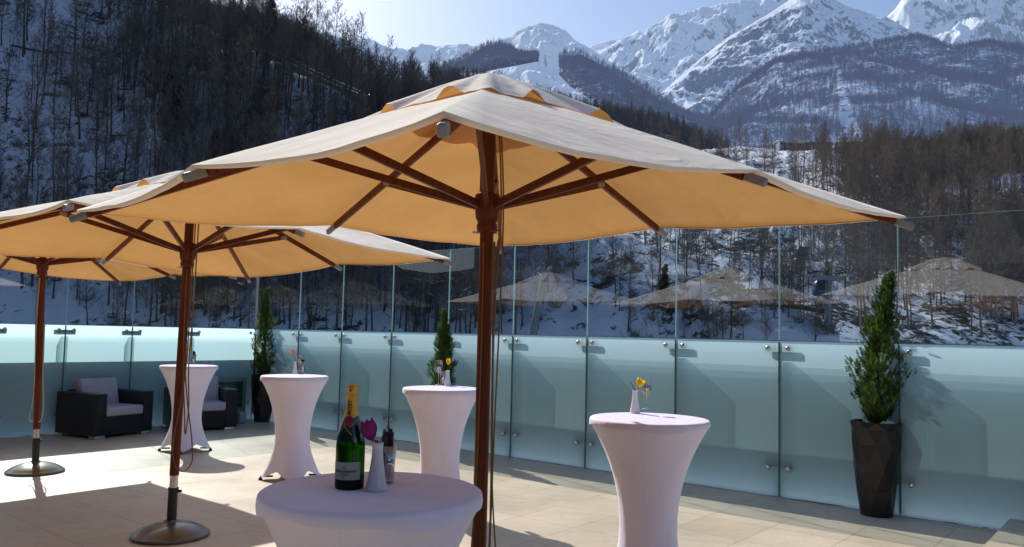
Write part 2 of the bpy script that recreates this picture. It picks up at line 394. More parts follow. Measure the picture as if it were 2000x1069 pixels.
def hpoint(name, u, v):
    G = HILL[name]; nv, nu = len(G) - 1, len(G[0]) - 1
    y, x = min(v * nv, nv - 1e-6), min(u * nu, nu - 1e-6); j, i = int(y), int(x); fy, fx = y - j, x - i
    return G[j][i].lerp(G[j][i + 1], fx).lerp(G[j + 1][i].lerp(G[j + 1][i + 1], fx), fy)

# the wide ground sheet below the terrace
mb = MB(); mb.add([(-9000, -400, -22), (9000, -400, -22), (9000, 12000, -22), (-9000, 12000, -22)], [(0, 1, 2, 3)])
M['snow_ground'] = hill_mat('valley_snow', (.10, .08, .06), .45)
struct(mb.obj('ground', M['snow_ground']))

M['h1'] = hill_mat('shade_painted_snow', (.060, .055, .055), .445, (1, 1, 1.5), .55, snow=(.45, .495, .58))  # the slope's shade put into a dimmer, bluer snow colour
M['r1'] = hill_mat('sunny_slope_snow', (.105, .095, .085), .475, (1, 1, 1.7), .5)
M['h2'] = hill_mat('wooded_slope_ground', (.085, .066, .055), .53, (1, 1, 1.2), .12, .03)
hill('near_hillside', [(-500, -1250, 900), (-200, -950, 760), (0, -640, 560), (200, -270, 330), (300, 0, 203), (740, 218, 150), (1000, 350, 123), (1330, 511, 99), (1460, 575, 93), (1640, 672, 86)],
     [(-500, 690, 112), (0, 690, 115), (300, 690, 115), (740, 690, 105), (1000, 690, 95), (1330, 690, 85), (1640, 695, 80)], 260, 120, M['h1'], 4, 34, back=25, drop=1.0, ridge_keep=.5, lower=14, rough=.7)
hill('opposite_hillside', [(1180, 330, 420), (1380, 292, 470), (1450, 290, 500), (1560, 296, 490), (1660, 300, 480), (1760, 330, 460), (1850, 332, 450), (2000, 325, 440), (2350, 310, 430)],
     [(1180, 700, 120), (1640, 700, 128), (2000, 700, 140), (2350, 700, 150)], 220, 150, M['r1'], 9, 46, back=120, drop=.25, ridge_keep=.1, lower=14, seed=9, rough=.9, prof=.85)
hill('wooded_ridge', [(150, -150, 420), (400, 48, 420), (560, 92, 450), (640, 116, 500), (760, 152, 560), (900, 172, 640), (1000, 195, 700), (1100, 212, 780), (1250, 240, 850), (1330, 256, 900), (1420, 290, 950)],
     [(150, 60, 330), (400, 170, 330), (560, 240, 360), (740, 320, 400), (1000, 430, 450), (1250, 480, 480), (1420, 520, 500)], 160, 60, M['h2'], 12, 70, back=200, drop=.5, ridge_keep=.15, seed=3)
# mountains behind; distance haze put into their bluish dark colours
FOR = (.052, .056, .078)
M['m1'] = peak_mat('wooded_mountain', .022, .44, FOR, .30, (.27, .38, .66), .72, (1, 1, .38), snow=(.58, .64, .78), fw=.17, lf=.22)  # half shade put into the dimmed blue snow colour
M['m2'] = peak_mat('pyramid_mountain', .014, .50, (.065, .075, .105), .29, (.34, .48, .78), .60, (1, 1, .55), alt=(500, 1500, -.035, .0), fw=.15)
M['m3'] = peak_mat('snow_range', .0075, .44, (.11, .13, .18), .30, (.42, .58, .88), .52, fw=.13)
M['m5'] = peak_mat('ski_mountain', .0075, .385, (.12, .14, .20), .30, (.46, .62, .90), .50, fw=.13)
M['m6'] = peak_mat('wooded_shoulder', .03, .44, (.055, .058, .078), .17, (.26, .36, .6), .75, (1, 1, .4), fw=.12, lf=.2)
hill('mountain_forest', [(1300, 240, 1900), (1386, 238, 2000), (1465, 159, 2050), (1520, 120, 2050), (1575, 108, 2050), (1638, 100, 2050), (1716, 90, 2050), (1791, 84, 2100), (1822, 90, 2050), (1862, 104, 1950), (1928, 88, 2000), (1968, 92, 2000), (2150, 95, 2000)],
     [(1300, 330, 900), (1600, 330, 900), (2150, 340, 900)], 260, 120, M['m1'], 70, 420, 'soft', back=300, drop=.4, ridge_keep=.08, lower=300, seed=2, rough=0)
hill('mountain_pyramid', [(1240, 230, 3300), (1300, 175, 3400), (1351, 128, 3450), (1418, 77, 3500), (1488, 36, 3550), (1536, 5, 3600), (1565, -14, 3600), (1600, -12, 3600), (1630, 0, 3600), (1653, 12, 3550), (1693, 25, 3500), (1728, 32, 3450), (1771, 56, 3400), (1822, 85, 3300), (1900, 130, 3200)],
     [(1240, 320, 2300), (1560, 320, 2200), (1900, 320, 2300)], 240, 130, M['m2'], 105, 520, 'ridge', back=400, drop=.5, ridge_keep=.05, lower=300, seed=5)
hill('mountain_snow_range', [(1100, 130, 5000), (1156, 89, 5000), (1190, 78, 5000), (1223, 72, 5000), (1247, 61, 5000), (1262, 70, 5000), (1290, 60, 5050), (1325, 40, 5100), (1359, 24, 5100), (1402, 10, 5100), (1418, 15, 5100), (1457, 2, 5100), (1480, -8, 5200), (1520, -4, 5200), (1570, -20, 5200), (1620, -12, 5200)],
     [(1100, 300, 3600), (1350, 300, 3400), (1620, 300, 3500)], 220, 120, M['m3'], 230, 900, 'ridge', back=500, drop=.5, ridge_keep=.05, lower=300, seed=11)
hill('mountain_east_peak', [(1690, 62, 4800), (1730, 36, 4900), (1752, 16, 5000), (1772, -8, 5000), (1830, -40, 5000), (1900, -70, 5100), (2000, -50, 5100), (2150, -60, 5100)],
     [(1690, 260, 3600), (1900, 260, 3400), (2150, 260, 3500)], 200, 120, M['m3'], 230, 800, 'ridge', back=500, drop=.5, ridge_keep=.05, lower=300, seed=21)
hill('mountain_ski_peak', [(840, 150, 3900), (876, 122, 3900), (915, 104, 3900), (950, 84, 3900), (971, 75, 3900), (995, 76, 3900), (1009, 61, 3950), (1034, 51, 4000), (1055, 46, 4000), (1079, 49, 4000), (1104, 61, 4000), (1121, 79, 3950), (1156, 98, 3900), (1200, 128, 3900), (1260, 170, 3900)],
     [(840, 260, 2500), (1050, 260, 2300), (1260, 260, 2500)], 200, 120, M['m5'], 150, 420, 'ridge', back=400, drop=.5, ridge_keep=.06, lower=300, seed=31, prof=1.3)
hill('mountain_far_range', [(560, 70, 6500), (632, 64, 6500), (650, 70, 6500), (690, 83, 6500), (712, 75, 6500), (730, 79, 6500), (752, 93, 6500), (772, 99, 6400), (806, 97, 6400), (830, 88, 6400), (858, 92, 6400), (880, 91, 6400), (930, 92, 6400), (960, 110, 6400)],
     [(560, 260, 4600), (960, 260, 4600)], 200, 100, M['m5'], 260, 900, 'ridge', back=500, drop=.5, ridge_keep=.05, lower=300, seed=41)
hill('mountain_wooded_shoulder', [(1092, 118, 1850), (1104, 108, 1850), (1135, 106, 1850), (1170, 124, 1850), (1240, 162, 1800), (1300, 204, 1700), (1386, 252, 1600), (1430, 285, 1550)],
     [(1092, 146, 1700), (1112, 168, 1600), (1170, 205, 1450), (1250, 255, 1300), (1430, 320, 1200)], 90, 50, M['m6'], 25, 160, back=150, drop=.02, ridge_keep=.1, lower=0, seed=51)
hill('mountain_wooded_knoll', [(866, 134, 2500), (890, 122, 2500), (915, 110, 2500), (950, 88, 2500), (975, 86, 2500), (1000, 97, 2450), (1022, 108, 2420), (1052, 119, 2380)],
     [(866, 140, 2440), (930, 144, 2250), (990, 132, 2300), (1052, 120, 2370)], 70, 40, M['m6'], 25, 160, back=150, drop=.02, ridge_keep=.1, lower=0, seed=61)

mb = MB(); rows = []  # unseen hill ring added so the clear glass mirrors dark slopes
for j in range(9):
    v = j / 8; row = []
    for i in range(121):
        az = radians(-46 - 262 * i / 120); hgt = 115 + 30 * sin(i * .21) + 18 * sin(i * .47 + 1) + 110 * max(0, 1 - i / 22)
        d = 330 + 330 * v + 40 * sin(i * .3); z = -24 + hgt * sin(min(1, v * 1.15) * pi / 2)
        z += 7 * noise.fractal(Vector((sin(az) * d / 60, cos(az) * d / 60, 0)), 1, 2, 4)
        row.append(Vector((sin(az) * d, cos(az) * d, z)))
    rows.append(row)
mb.add([p for r in rows for p in r], [(j * 121 + i, j * 121 + i + 1, (j + 1) * 121 + i + 1, (j + 1) * 121 + i) for j in range(8) for i in range(120)], 0, True)
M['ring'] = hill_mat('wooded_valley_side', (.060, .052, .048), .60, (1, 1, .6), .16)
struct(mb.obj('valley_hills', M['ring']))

# ------------------------------------------------------------------ forest trees
def grow(seed, H, style):
    g = random.Random(seed); tr, cr = MB(), MB()
    r0 = {'forest': .0085, 'broad': .0125, 'sapling': .006, 'ivy': .010, 'far': .010}[style] * H
    n = 8; lean = Vector((g.uniform(-.06, .06), g.uniform(-.06, .06), 0)); pts = []; rad = []
    off = Vector((0, 0, 0))
    for i in range(n + 1):
        z = -1.2 + (H + 1.2) * i / n
        off += Vector((g.uniform(-1, 1), g.uniform(-1, 1), 0)) * .010 * H * (i > 1)
        pts.append(off + lean * max(z, 0) + Vector((0, 0, z))); rad.append(max(.03, r0 * (1 - i / n) ** .75) * (1.35 if i == 0 else 1))
    tr.tube(pts, rad, 6 if style != 'far' else 4, 0, True, False)
    def tp(z):
        x = (z + 1.2) / (H + 1.2) * n; i = min(int(x), n - 1); return pts[i].lerp(pts[i + 1], x - i), rad[i] + (rad[i + 1] - rad[i]) * (x - i)
    nb = {'forest': 36, 'broad': 38, 'sapling': 22, 'ivy': 28, 'far': 22}[style]
    f0 = {'forest': .30, 'broad': .2, 'sapling': .25, 'ivy': .2, 'far': .3}[style]
    Lm = {'forest': .24, 'broad': .36, 'sapling': .24, 'ivy': .2, 'far': .30}[style] * H
    tw = {'forest': .025, 'broad': .030, 'sapling': .022, 'ivy': .03, 'far': .075}[style]
    az = g.uniform(0, 6)
    for b in range(nb):
        k = (b + g.random()) / nb; z = H * (f0 + (.98 - f0) * k); p, r = tp(z); az += 2.4 + g.uniform(-.5, .5)
        L = Lm * (1 - .72 * k) * g.uniform(.55, 1.15); el = radians(g.uniform(22, 50) + 22 * k)
        d = Vector((cos(az) * cos(el), sin(az) * cos(el), sin(el)))
        bp = [p]; cur = p.copy(); dd = d.copy()
        for s in range(3):
            cur = cur + dd * L / 3; bp.append(cur.copy()); dd = (dd + Vector((g.uniform(-.25, .25), g.uniform(-.25, .25), g.uniform(.0, .35)))).normalized()
        rb = max(r * .42, tw * 1.3)
        cr.tube(bp, [rb, rb * .7, rb * .45, tw * .5], 3, 0, False, False)
        for t in range({'far': 6}.get(style, 8)):
            x = g.uniform(.25, 1) * 3; i = min(int(x), 2); q = bp[i].lerp(bp[i + 1], x - i)
            td = (dd * .7 + Vector((g.uniform(-1, 1), g.uniform(-1, 1), g.uniform(-.2, .9)))).normalized(); tl = L * g.uniform(.25, .5)
            e = q + td * tl; cr.spike(q, e, tw)
            for w in range({'far': 3}.get(style, 5)):
                qq = q.lerp(e, g.uniform(.2, .95)); t3 = (td * .6 + Vector((g.uniform(-1, 1), g.uniform(-1, 1), g.uniform(-.3, .9)))).normalized()
                cr.spike(qq, qq + t3 * tl * g.uniform(.35, .6), tw * .75)
            if style == 'ivy':
                for w in range(9):
                    c = q.lerp(e, g.random()) + Vector((g.uniform(-.5, .5), g.uniform(-.5, .5), g.uniform(-.5, .5)))
                    a = Vector((g.uniform(-1, 1), g.uniform(-1, 1), g.uniform(-1, 1))).normalized() * .28; bb = a.orthogonal().normalized() * .2
                    cr.add([c - a, c + bb, c + a, c - bb], [(0, 1, 2, 3)], 1)
    return tr, cr
VAR = []; NEARV = 12
stock = bpy.data.collections.new('forest_stock')     # joined copies for the stuff forests, not linked to the scene
stock_sun = bpy.data.collections.new('forest_stock_sunny'); stock_far = bpy.data.collections.new('forest_stock_far'); stock_mtn = bpy.data.collections.new('forest_stock_mountain')
styles = ['forest'] * 6 + ['broad'] * 3 + ['sapling'] * 2 + ['ivy']
for i, st in enumerate(styles):
    H = {'forest': 21, 'broad': 19, 'sapling': 12, 'ivy': 15}[st] * (0.9 + .03 * (i % 6))
    tr, cr = grow(100 + i, H, st)
    tm = tr.mesh('trunk', M['trunk']); cm = cr.mesh('crown', [M['twig'], M['ivy']])
    VAR.append((tm, cm, st, H))
    j = MB(); j.v = list(tr.v); j.f = list(tr.f); j.m = list(tr.m); j.sm = list(tr.sm)
    o = len(j.v); j.v += cr.v; j.f += [tuple(a + o for a in f) for f in cr.f]; j.m += [m + 1 for m in cr.m]; j.sm += cr.sm
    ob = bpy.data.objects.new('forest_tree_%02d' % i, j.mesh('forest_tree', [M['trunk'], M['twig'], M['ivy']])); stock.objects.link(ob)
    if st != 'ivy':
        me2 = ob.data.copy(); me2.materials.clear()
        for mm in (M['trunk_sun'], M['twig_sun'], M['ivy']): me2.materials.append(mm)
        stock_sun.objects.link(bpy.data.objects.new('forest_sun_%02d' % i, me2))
for i in range(6):
    for colx, mm in ((stock_far, M['twig_far']), (stock_mtn, M['twig_mtn'])):
        tr, cr = grow(300 + i, 17 + i, 'far'); o = len(tr.v); tr.v += cr.v; tr.f += [tuple(a + o for a in f) for f in cr.f]; tr.m += cr.m; tr.sm += cr.sm
        colx.objects.link(bpy.data.objects.new('forest_far_%02d' % i, tr.mesh('forest_far', mm)))

def scatter_stuff(name, pts, coll, nvar, label=None):
    me = bpy.data.meshes.new(name); me.from_pydata([p[0] for p in pts], [], [])
    for nm, ty, k in (('rot', 'FLOAT', 1), ('scl', 'FLOAT', 2), ('pick', 'INT', 3)):
        a = me.attributes.new(nm, ty, 'POINT'); a.data.foreach_set('value', [p[k] for p in pts])
    o = bpy.data.objects.new(name, me); COL.objects.link(o); o['kind'] = 'stuff'
    if label: o['label'] = label; o['category'] = 'forest'
    ng = bpy.data.node_groups.new(name + '_nodes', 'GeometryNodeTree')
    ng.interface.new_socket('Geometry', in_out='INPUT', socket_type='NodeSocketGeometry'); ng.interface.new_socket('Geometry', in_out='OUTPUT', socket_type='NodeSocketGeometry')
    gi = ng.nodes.new('NodeGroupInput'); go = ng.nodes.new('NodeGroupOutput')
    ci = ng.nodes.new('GeometryNodeCollectionInfo'); ci.inputs['Collection'].default_value = coll; ci.inputs['Separate Children'].default_value = True; ci.inputs['Reset Children'].default_value = True
    ip = ng.nodes.new('GeometryNodeInstanceOnPoints'); ip.inputs['Pick Instance'].default_value = True
    def attr(nm, ty):
        a = ng.nodes.new('GeometryNodeInputNamedAttribute'); a.data_type = ty; a.inputs['Name'].default_value = nm
        return [s for s in a.outputs if s.enabled][0]
    cx = ng.nodes.new('ShaderNodeCombineXYZ'); ng.links.new(attr('rot', 'FLOAT'), cx.inputs[2])
    er = ng.nodes.new('FunctionNodeEulerToRotation'); ng.links.new(cx.outputs[0], er.inputs[0])
    L = ng.links.new
    L(gi.outputs[0], ip.inputs['Points']); L(ci.outputs[0], ip.inputs['Instance']); L(attr('pick', 'INT'), ip.inputs['Instance Index'])
    L(er.outputs[0], ip.inputs['Rotation']); L(attr('scl', 'FLOAT'), ip.inputs['Scale']); L(ip.outputs[0], go.inputs[0])
    md = o.modifiers.new('scatter', 'NODES'); md.node_group = ng
    return o

def scat(hn, n, seed, dens, vmin=.02, vmax=1.0):
    g = random.Random(seed); out = []; tries = 0
    while len(out) < n and tries < n * 12:
        tries += 1; u, v = g.random(), vmin + (vmax - vmin) * g.random(); p = hpoint(hn, u, v)
        if g.random() < dens(p, u, v): out.append(p)
    return out
def clump(p, s, o=0): return .5 + .5 * noise.noise(Vector((p.x / s + o, p.y / s, p.z / s)))
g = random.Random(5)
cand = []
def h1dens(p, u, v):
    a = max(.30, min(1, clump(p, 26) * 1.3 - .15)); return a * (1 if u < .62 else max(.09, 1 - (u - .62) * 6))
def size_of(p, z):                       # younger, lower growth near the valley mouth
    if z == 'sun': return .78
    if z != 'shade': return 1.0
    q = project(p); x = q[0] if q else 0
    return 1.0 if x < 700 else max(.46, 1 - (x - 700) / 800)
for p in scat('near_hillside', 1180, 1, h1dens): cand.append((p, 'shade'))
for p in scat('opposite_hillside', 820, 2, lambda p, u, v: max(.12, clump(p, 30, 4) * 1.5 - .4) * (.22 if u < .30 else 1), .02, .55): cand.append((p, 'sun'))
top = scat('opposite_hillside', 2600, 3, lambda p, u, v: max(.002, min(1, (u - .35 - .10 * v + .08 * (clump(p, 25, 5) - .5)) / .06)) * max(.25, clump(p, 40, 2)), .60, 1.0)
low = []
for p in scat('near_hillside', 120, 21, lambda p, u, v: (1 if u < .62 else .25) * max(.2, clump(p, 18, 8) * 1.6 - .4), .01, .17): low.append(p); cand.append((p, 'shade'))
lowset = set((round(p.x, 3), round(p.y, 3)) for p in low)
def info(p):
    q = project(p + Vector((0, 0, 8)))
    if not q: return None
    return q
vis = []; rest = {'shade': [], 'sun': []}
for p, z in cand:
    q = info(p); d = p.y
    ok = q and -60 < q[0] < 2060 and -60 < q[1] < 690
    if ok:
        x, y = q
        # rays that end on the parasol cloth do not show the tree
        if 180 < x < 1700:
            upper = 300 - (x - 440) * .21 if x < 940 else 190 + (x - 940) * .29
            lower = 440 if x < 1400 else 430
            if upper + 30 < y < lower - 40: ok = False
        if 640 < y: ok = ok and y < 680
    (vis if ok else rest[z]).append((p, z) if ok else p)
vis.sort(key=lambda a: a[0].y)
for p, z in vis[300:]: rest[z].append(p)
vis = vis[:300]
LAB = {('shade', 'forest'): ('tall thin bare tree in the shaded snowy wood left of the valley', 'bare trees on the shaded slope'),
       ('shade', 'broad'): ('spreading bare tree with heavy limbs in the shaded wood left of the valley', 'spreading trees on the shaded slope'),
       ('shade', 'sapling'): ('small thin bare sapling in the shaded snowy wood left of the valley', 'saplings on the shaded slope'),
       ('shade', 'ivy'): ('dark evergreen tree among bare trees in the shaded wood', 'evergreens on the shaded slope'),
       ('sun', 'forest'): ('tall thin bare tree on the sunlit snowy slope behind the right glass', 'bare trees on the sunlit slope'),
       ('sun', 'broad'): ('spreading bare tree with heavy limbs on the sunlit slope behind the right glass', 'spreading trees on the sunlit slope'),
       ('sun', 'sapling'): ('small thin bare sapling on the sunlit slope behind the right glass', 'saplings on the sunlit slope'),
       ('sun', 'ivy'): ('dark evergreen tree among bare trees on the sunlit slope', 'evergreens on the sunlit slope')}
def pickvar(g):
    r = g.random()
    return g.randrange(6) if r < .60 else 6 + g.randrange(3) if r < .84 else 9 + g.randrange(2) if r < .985 else 11
for p, z in vis:
    is_low = (round(p.x, 3), round(p.y, 3)) in lowset
    i = (6 + g.randrange(3) if g.random() < .7 else 9 + g.randrange(2)) if is_low else pickvar(g)
    tm, cm, st, H = VAR[i]; lab, grp = LAB[(z, st)]
    t = thing({'ivy': 'evergreen_tree', 'sapling': 'sapling'}.get(st, 'bare_tree'), lab, 'tree', p, g.uniform(0, 6.28), grp)
    s = g.uniform(.72, 1.12) * size_of(p, z) * (g.uniform(.42, .66) if is_low and i < 9 else 1); t.scale = (s * g.uniform(.9, 1.1), s * g.uniform(.9, 1.1), s)
    for nm, me in (('trunk', tm), ('crown', cm)):
        c = bpy.data.objects.new(nm, me); COL.objects.link(c); c.parent = t
def pack(ps, g, nv=None, lo=.7, hi=1.1, z=''): return [(p, g.uniform(0, 6.28), g.uniform(lo, hi) * size_of(p, z), pickvar(g) if nv is None else g.randrange(nv)) for p in ps]
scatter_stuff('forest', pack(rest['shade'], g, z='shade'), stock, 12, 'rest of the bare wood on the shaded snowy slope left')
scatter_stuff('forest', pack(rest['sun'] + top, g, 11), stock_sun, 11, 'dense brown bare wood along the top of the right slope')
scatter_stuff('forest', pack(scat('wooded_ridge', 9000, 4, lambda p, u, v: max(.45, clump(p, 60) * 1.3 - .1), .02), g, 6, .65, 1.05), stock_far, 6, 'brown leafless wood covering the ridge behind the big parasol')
def m1dens(p, u, v):
    q = project(p)
    c = .2
    if q:
        gx = 1640 + (q[1] - 165) * .2 + 8 * noise.noise(Vector((q[1] / 30, 0, 0))); w = 5 + max(0, q[1] - 160) * .12
        if abs(q[0] - gx) < w and q[1] > 130: return 0
    return max(.25, clump(p, 120, 7) * 1.5 - .45 + (v > .9) * .8)
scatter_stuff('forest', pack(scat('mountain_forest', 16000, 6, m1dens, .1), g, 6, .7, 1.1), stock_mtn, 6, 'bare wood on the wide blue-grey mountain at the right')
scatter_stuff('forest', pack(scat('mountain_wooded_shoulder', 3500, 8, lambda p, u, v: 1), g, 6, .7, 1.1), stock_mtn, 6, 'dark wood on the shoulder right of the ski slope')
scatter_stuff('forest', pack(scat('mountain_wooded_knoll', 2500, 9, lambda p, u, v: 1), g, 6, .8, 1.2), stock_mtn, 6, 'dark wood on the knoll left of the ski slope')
# undergrowth: twiggy bushes and fallen limbs on both near slopes
brush = bpy.data.collections.new('forest_brush')
for i in range(5):
    b = MB(); gg = random.Random(900 + i)
    for k in range(46):
        a = gg.uniform(0, 6.28); e = radians(gg.uniform(15, 80)); L = gg.uniform(.5, 1.7); d = Vector((cos(a) * cos(e), sin(a) * cos(e), sin(e))); q = Vector((gg.uniform(-.5, .5), gg.uniform(-.5, .5), -.15))
        b.spike(q, q + d * L, .03)
        for w in range(3): qq = q + d * L * gg.uniform(.3, .9); b.spike(qq, qq + (d + Vector((gg.uniform(-1, 1), gg.uniform(-1, 1), gg.uniform(-.3, .6)))).normalized() * L * .4, .02)
    brush.objects.link(bpy.data.objects.new('brush_%d' % i, b.mesh('brush', M['twig'])))
for i in range(2):
    b = MB(); gg = random.Random(950 + i); L = 5 + 2 * i
    b.tube([(-L / 2, 0, .1), (0, .3, .35), (L / 2, -.2, .5)], [.2, .15, .05], 5)
    for k in range(9): x = gg.uniform(-.1, .5) * L; b.spike((x, .1, .3), (x + gg.uniform(.3, 1.2), gg.uniform(-1.2, 1.2), gg.uniform(.2, 1.3)), .05)
    brush.objects.link(bpy.data.objects.new('brush_log_%d' % i, b.mesh('brush', M['trunk'])))
bp_ = [(p, g.uniform(0, 6.28), g.uniform(.5, 1.5), g.randrange(7) if g.random() < .35 else g.randrange(5)) for p in
       scat('near_hillside', 1300, 11, lambda p, u, v: max(0, clump(p, 12, 3) * 1.8 - .6) * (1 if u < .5 else .12)) + scat('opposite_hillside', 800, 12, lambda p, u, v: max(0, clump(p, 14, 6) * 1.8 - .6), 0, .6)]
o = scatter_stuff('undergrowth', bp_, brush, 7)

# ------------------------------------------------------------------ sky and sun
SUN_EL = radians(36.5); SUN_AZ = radians(-33.4)     # clockwise from +Y
w = bpy.data.worlds.new('World'); SC.world = w; w.use_nodes = True; nt = w.node_tree
bg = nt.nodes['Background']; sky = nt.nodes.new('ShaderNodeTexSky'); sky.sky_type = 'NISHITA'; sky.sun_disc = False
sky.sun_elevation = SUN_EL; sky.sun_rotation = SUN_AZ; sky.altitude = 900; sky.air_density = 1.0; sky.dust_density = 2.3; sky.ozone_density = 2.2
nt.links.new(sky.outputs[0], bg.inputs[0]); bg.inputs[1].default_value = .15
ld = bpy.data.lights.new('sun', 'SUN'); ld.energy = 5.0; ld.angle = radians(.55); ld.color = (1, .965, .915)
sun = bpy.data.objects.new('sun', ld); COL.objects.link(sun)
sdir = Vector((sin(SUN_AZ) * cos(SUN_EL), cos(SUN_AZ) * cos(SUN_EL), sin(SUN_EL)))
sun.rotation_euler = (-sdir).to_track_quat('-Z', 'Y').to_euler(); sun.location = sdir * 60

# ------------------------------------------------------------------ terrace floor, step
def uvquad(name, pts_st, z, m, off=(0, 0), thick=.0):
    me = bpy.data.meshes.new(name); vs = [T(s, t, z) for s, t in pts_st]; n = len(vs)
    fs = [tuple(range(n))]
    if thick:
        vs += [v - Vector((0, 0, thick)) for v in vs]
        fs += [(i, i + n, (i + 1) % n + n, (i + 1) % n) for i in range(n)]
    me.from_pydata(vs, [], fs)
    uv = me.uv_layers.new(name='tiles'); q = .6
    for poly in me.polygons:
        for li in poly.loop_indices:
            co = me.vertices[me.loops[li].vertex_index].co; r_ = co - P0
            uv.data[li].uv = ((r_.dot(R) + off[0]) / q, (r_.dot(N) + off[1]) / q + (0 if poly.index == 0 else co.z / q))
    me.materials.append(m); me.update(); o = bpy.data.objects.new(name, me); COL.objects.link(o); return o
struct(uvquad('floor', [(S0 - .02, .02), (S0 - .02, -17), (20, -17), (20, .02)], 0, M['tile'], (-3.98 + 6.6, -.47 + 6), .4))
struct(uvquad('step', [(5.56, -.02), (5.56, -12), (19, -12), (19, -.02)], .12, M['tile_step'], (-3.98 + 6.6, -.47 + 6), .115))
kb = MB(); kb.box(T(6.05, -.13, .16), R * .34, N * .1, (0, 0, .036), 0, .006)  # added block standing in for a lit face in the glass
tag(kb.obj('standin_block', M['tile_step']), 'low tiled block standing in for a lit face in the glass at the right edge', 'stand-in block')

# ------------------------------------------------------------------ unseen hotel read off dark reflections, added dark to block back sky light
M['facade'] = simple('dark_cladding', (.085, .08, .08), .7, 0, .2, .6); M['facade_glass'] = simple('facade_window', (.02, .025, .03), .12); M['band'] = simple('floor_band', (.16, .155, .15), .7, 0, .1, .6)
HT = -11.3
t_h = thing('hotel_building', 'dark clad hotel front added out of view behind the viewpoint, mirrored darkly in the clear glass', 'building', T(5, HT))
b = MB(); b.box(N * -3 + Vector((0, 0, 3.0)), R * 16, N * 3, (0, 0, 3.6)); b.obj('wall', M['facade'], t_h)
for f_ in range(1):
    b = MB(); b.box(N * .08 + Vector((0, 0, 3.45 + 3.4 * f_)), R * 15.9, N * .10, (0, 0, .16)); b.obj('floor_band', M['band'], t_h)
    for k in range(10):
        b = MB(); b.box(R * (-14.2 + 3.15 * k) + N * .03 + Vector((0, 0, 1.62 + 3.4 * f_)), R * 1.25, N * .05, (0, 0, 1.35 if f_ == 0 else 1.1)); b.obj('window', M['facade_glass'], t_h)

# ------------------------------------------------------------------ glass wind screens
ZF, ZT = 1.59, 2.775
def panel(name, label, org, ax, nx, w, bolts=True, plates=False):
    """org: lower start corner, ax: unit along the wall, nx: unit pointing into the terrace"""
    t = thing(name, label, 'glass screen', org)
    g_ = .005; a0, a1 = g_, w - g_
    def pane(z0, z1, off, th):
        b = MB(); c = ax * ((a0 + a1) / 2) + nx * off + Vector((0, 0, (z0 + z1) / 2)); hx, hn, hz = ax * ((a1 - a0) / 2), nx * th, Vector((0, 0, (z1 - z0) / 2))
        vs = [c + hx * i + hn * j + hz * k for k in (-1, 1) for j in (-1, 1) for i in (-1, 1)]
        b.add(vs, [(2, 6, 7, 3)], 0); b.add(vs, [(0, 2, 3, 1), (4, 5, 7, 6), (0, 4, 6, 2), (1, 3, 7, 5)], 1); return b
    pane(ZF + .010, ZT, -.003, .007).obj('clear_pane', [M['pane'], M['edge']], t)
    fb = MB(); q = [ax * a0 + Vector((0, 0, .012)), ax * a1 + Vector((0, 0, .012)), ax * a1 + Vector((0, 0, ZF)), ax * a0 + Vector((0, 0, ZF))]
    fb.add([p + nx * .004 for p in q], [(0, 1, 2, 3)], 0)
    e = Vector((0, 0, 1)) * .006
    fb.box(ax * ((a0 + a1) / 2) + nx * .004 + Vector((0, 0, ZF + .0045)), ax * ((a1 - a0) / 2), nx * .006, Vector((0, 0, .004)), 1)
    for a in (a0, a1): fb.box(ax * a + nx * .005 + Vector((0, 0, ZF / 2)), ax * .003, nx * .007, Vector((0, 0, ZF / 2 - .014)), 1)
    fb.obj('frosted_pane', [M['frost'], M['edge']], t)
    for off, zz in ((-.055, 1.475), (-.068, 1.445), (-.081, 1.41)):  # unseen stepped sheets added to dim the sun below a bright top band
        b = MB(); b.add([ax * a0 + nx * off + Vector((0, 0, .02)), ax * a1 + nx * off + Vector((0, 0, .02)), ax * a1 + nx * off + Vector((0, 0, zz)), ax * a0 + nx * off + Vector((0, 0, zz))], [(0, 1, 2, 3)])
        b.obj('dimmer_sheet', M['dimmer'], t)
    for a in (.105, w - .105):
        for z in (ZF - .075, .30):
            if not bolts: continue
            c = ax * a + Vector((0, 0, z)) + nx * .012; b = MB()
            rings = []
            for rr, h in ((.013, 0), (.013, .02), (.024, .022), (.026, .030), (.024, .038), (.012, .042)):
                rings.append([c + nx * h + (ax * cos(k * pi / 6) + Vector((0, 0, 1)) * sin(k * pi / 6)) * rr for k in range(12)])
            b.loft(rings, 0, True, True, True); b.obj('fitting', M['steel'], t)
    return t
rl = ['glass panel in the corner behind the far potted conifer', 'second glass panel right of the far potted conifer, behind the coral tulip table',
      'glass panel in the gap just left of the champagne bottle neck', 'glass panel directly above the champagne bottle and purple tulip',
      'glass panel whose right edge is covered by the middle conifer', 'glass panel behind the big wooden parasol pole',
      'glass panel directly right of the big wooden parasol pole and its cords', 'glass panel behind the yellow tulip on the nearest right table',
      'glass panel just right of the nearest right table, with no plant', 'glass panel whose right edge is covered by the big right conifer', 'rightmost glass panel, right of the big potted conifer', 'glass panel past the right edge']
seams = [S0, -4.66, -3.53, -2.355, -1.185, -.005, 1.165, 2.364, 3.546, 4.688, 5.87, 7.05]
for k in range(11):
    panel('wind_screen', rl[k], T(seams[k], 0), R, -N, seams[k + 1] - seams[k])
ls = [-.03, -.19 - .0, -1.185, -2.18, -3.165, -4.08, -5.1, -6.1]
ll = ['glass panel between the corner and the nearest left post, beside the far conifer', 'glass panel above the partly hidden armchair', 'glass panel between the two armchairs, behind the middle parasol pole', 'glass panel above the left armchair backrest', 'glass panel behind the leftmost parasol pole', 'leftmost glass panel at the picture edge']
LX = -N; LIN = R
lw = [0.0, 1.185, 2.18, 3.165, 4.08, 5.1, 6.1]
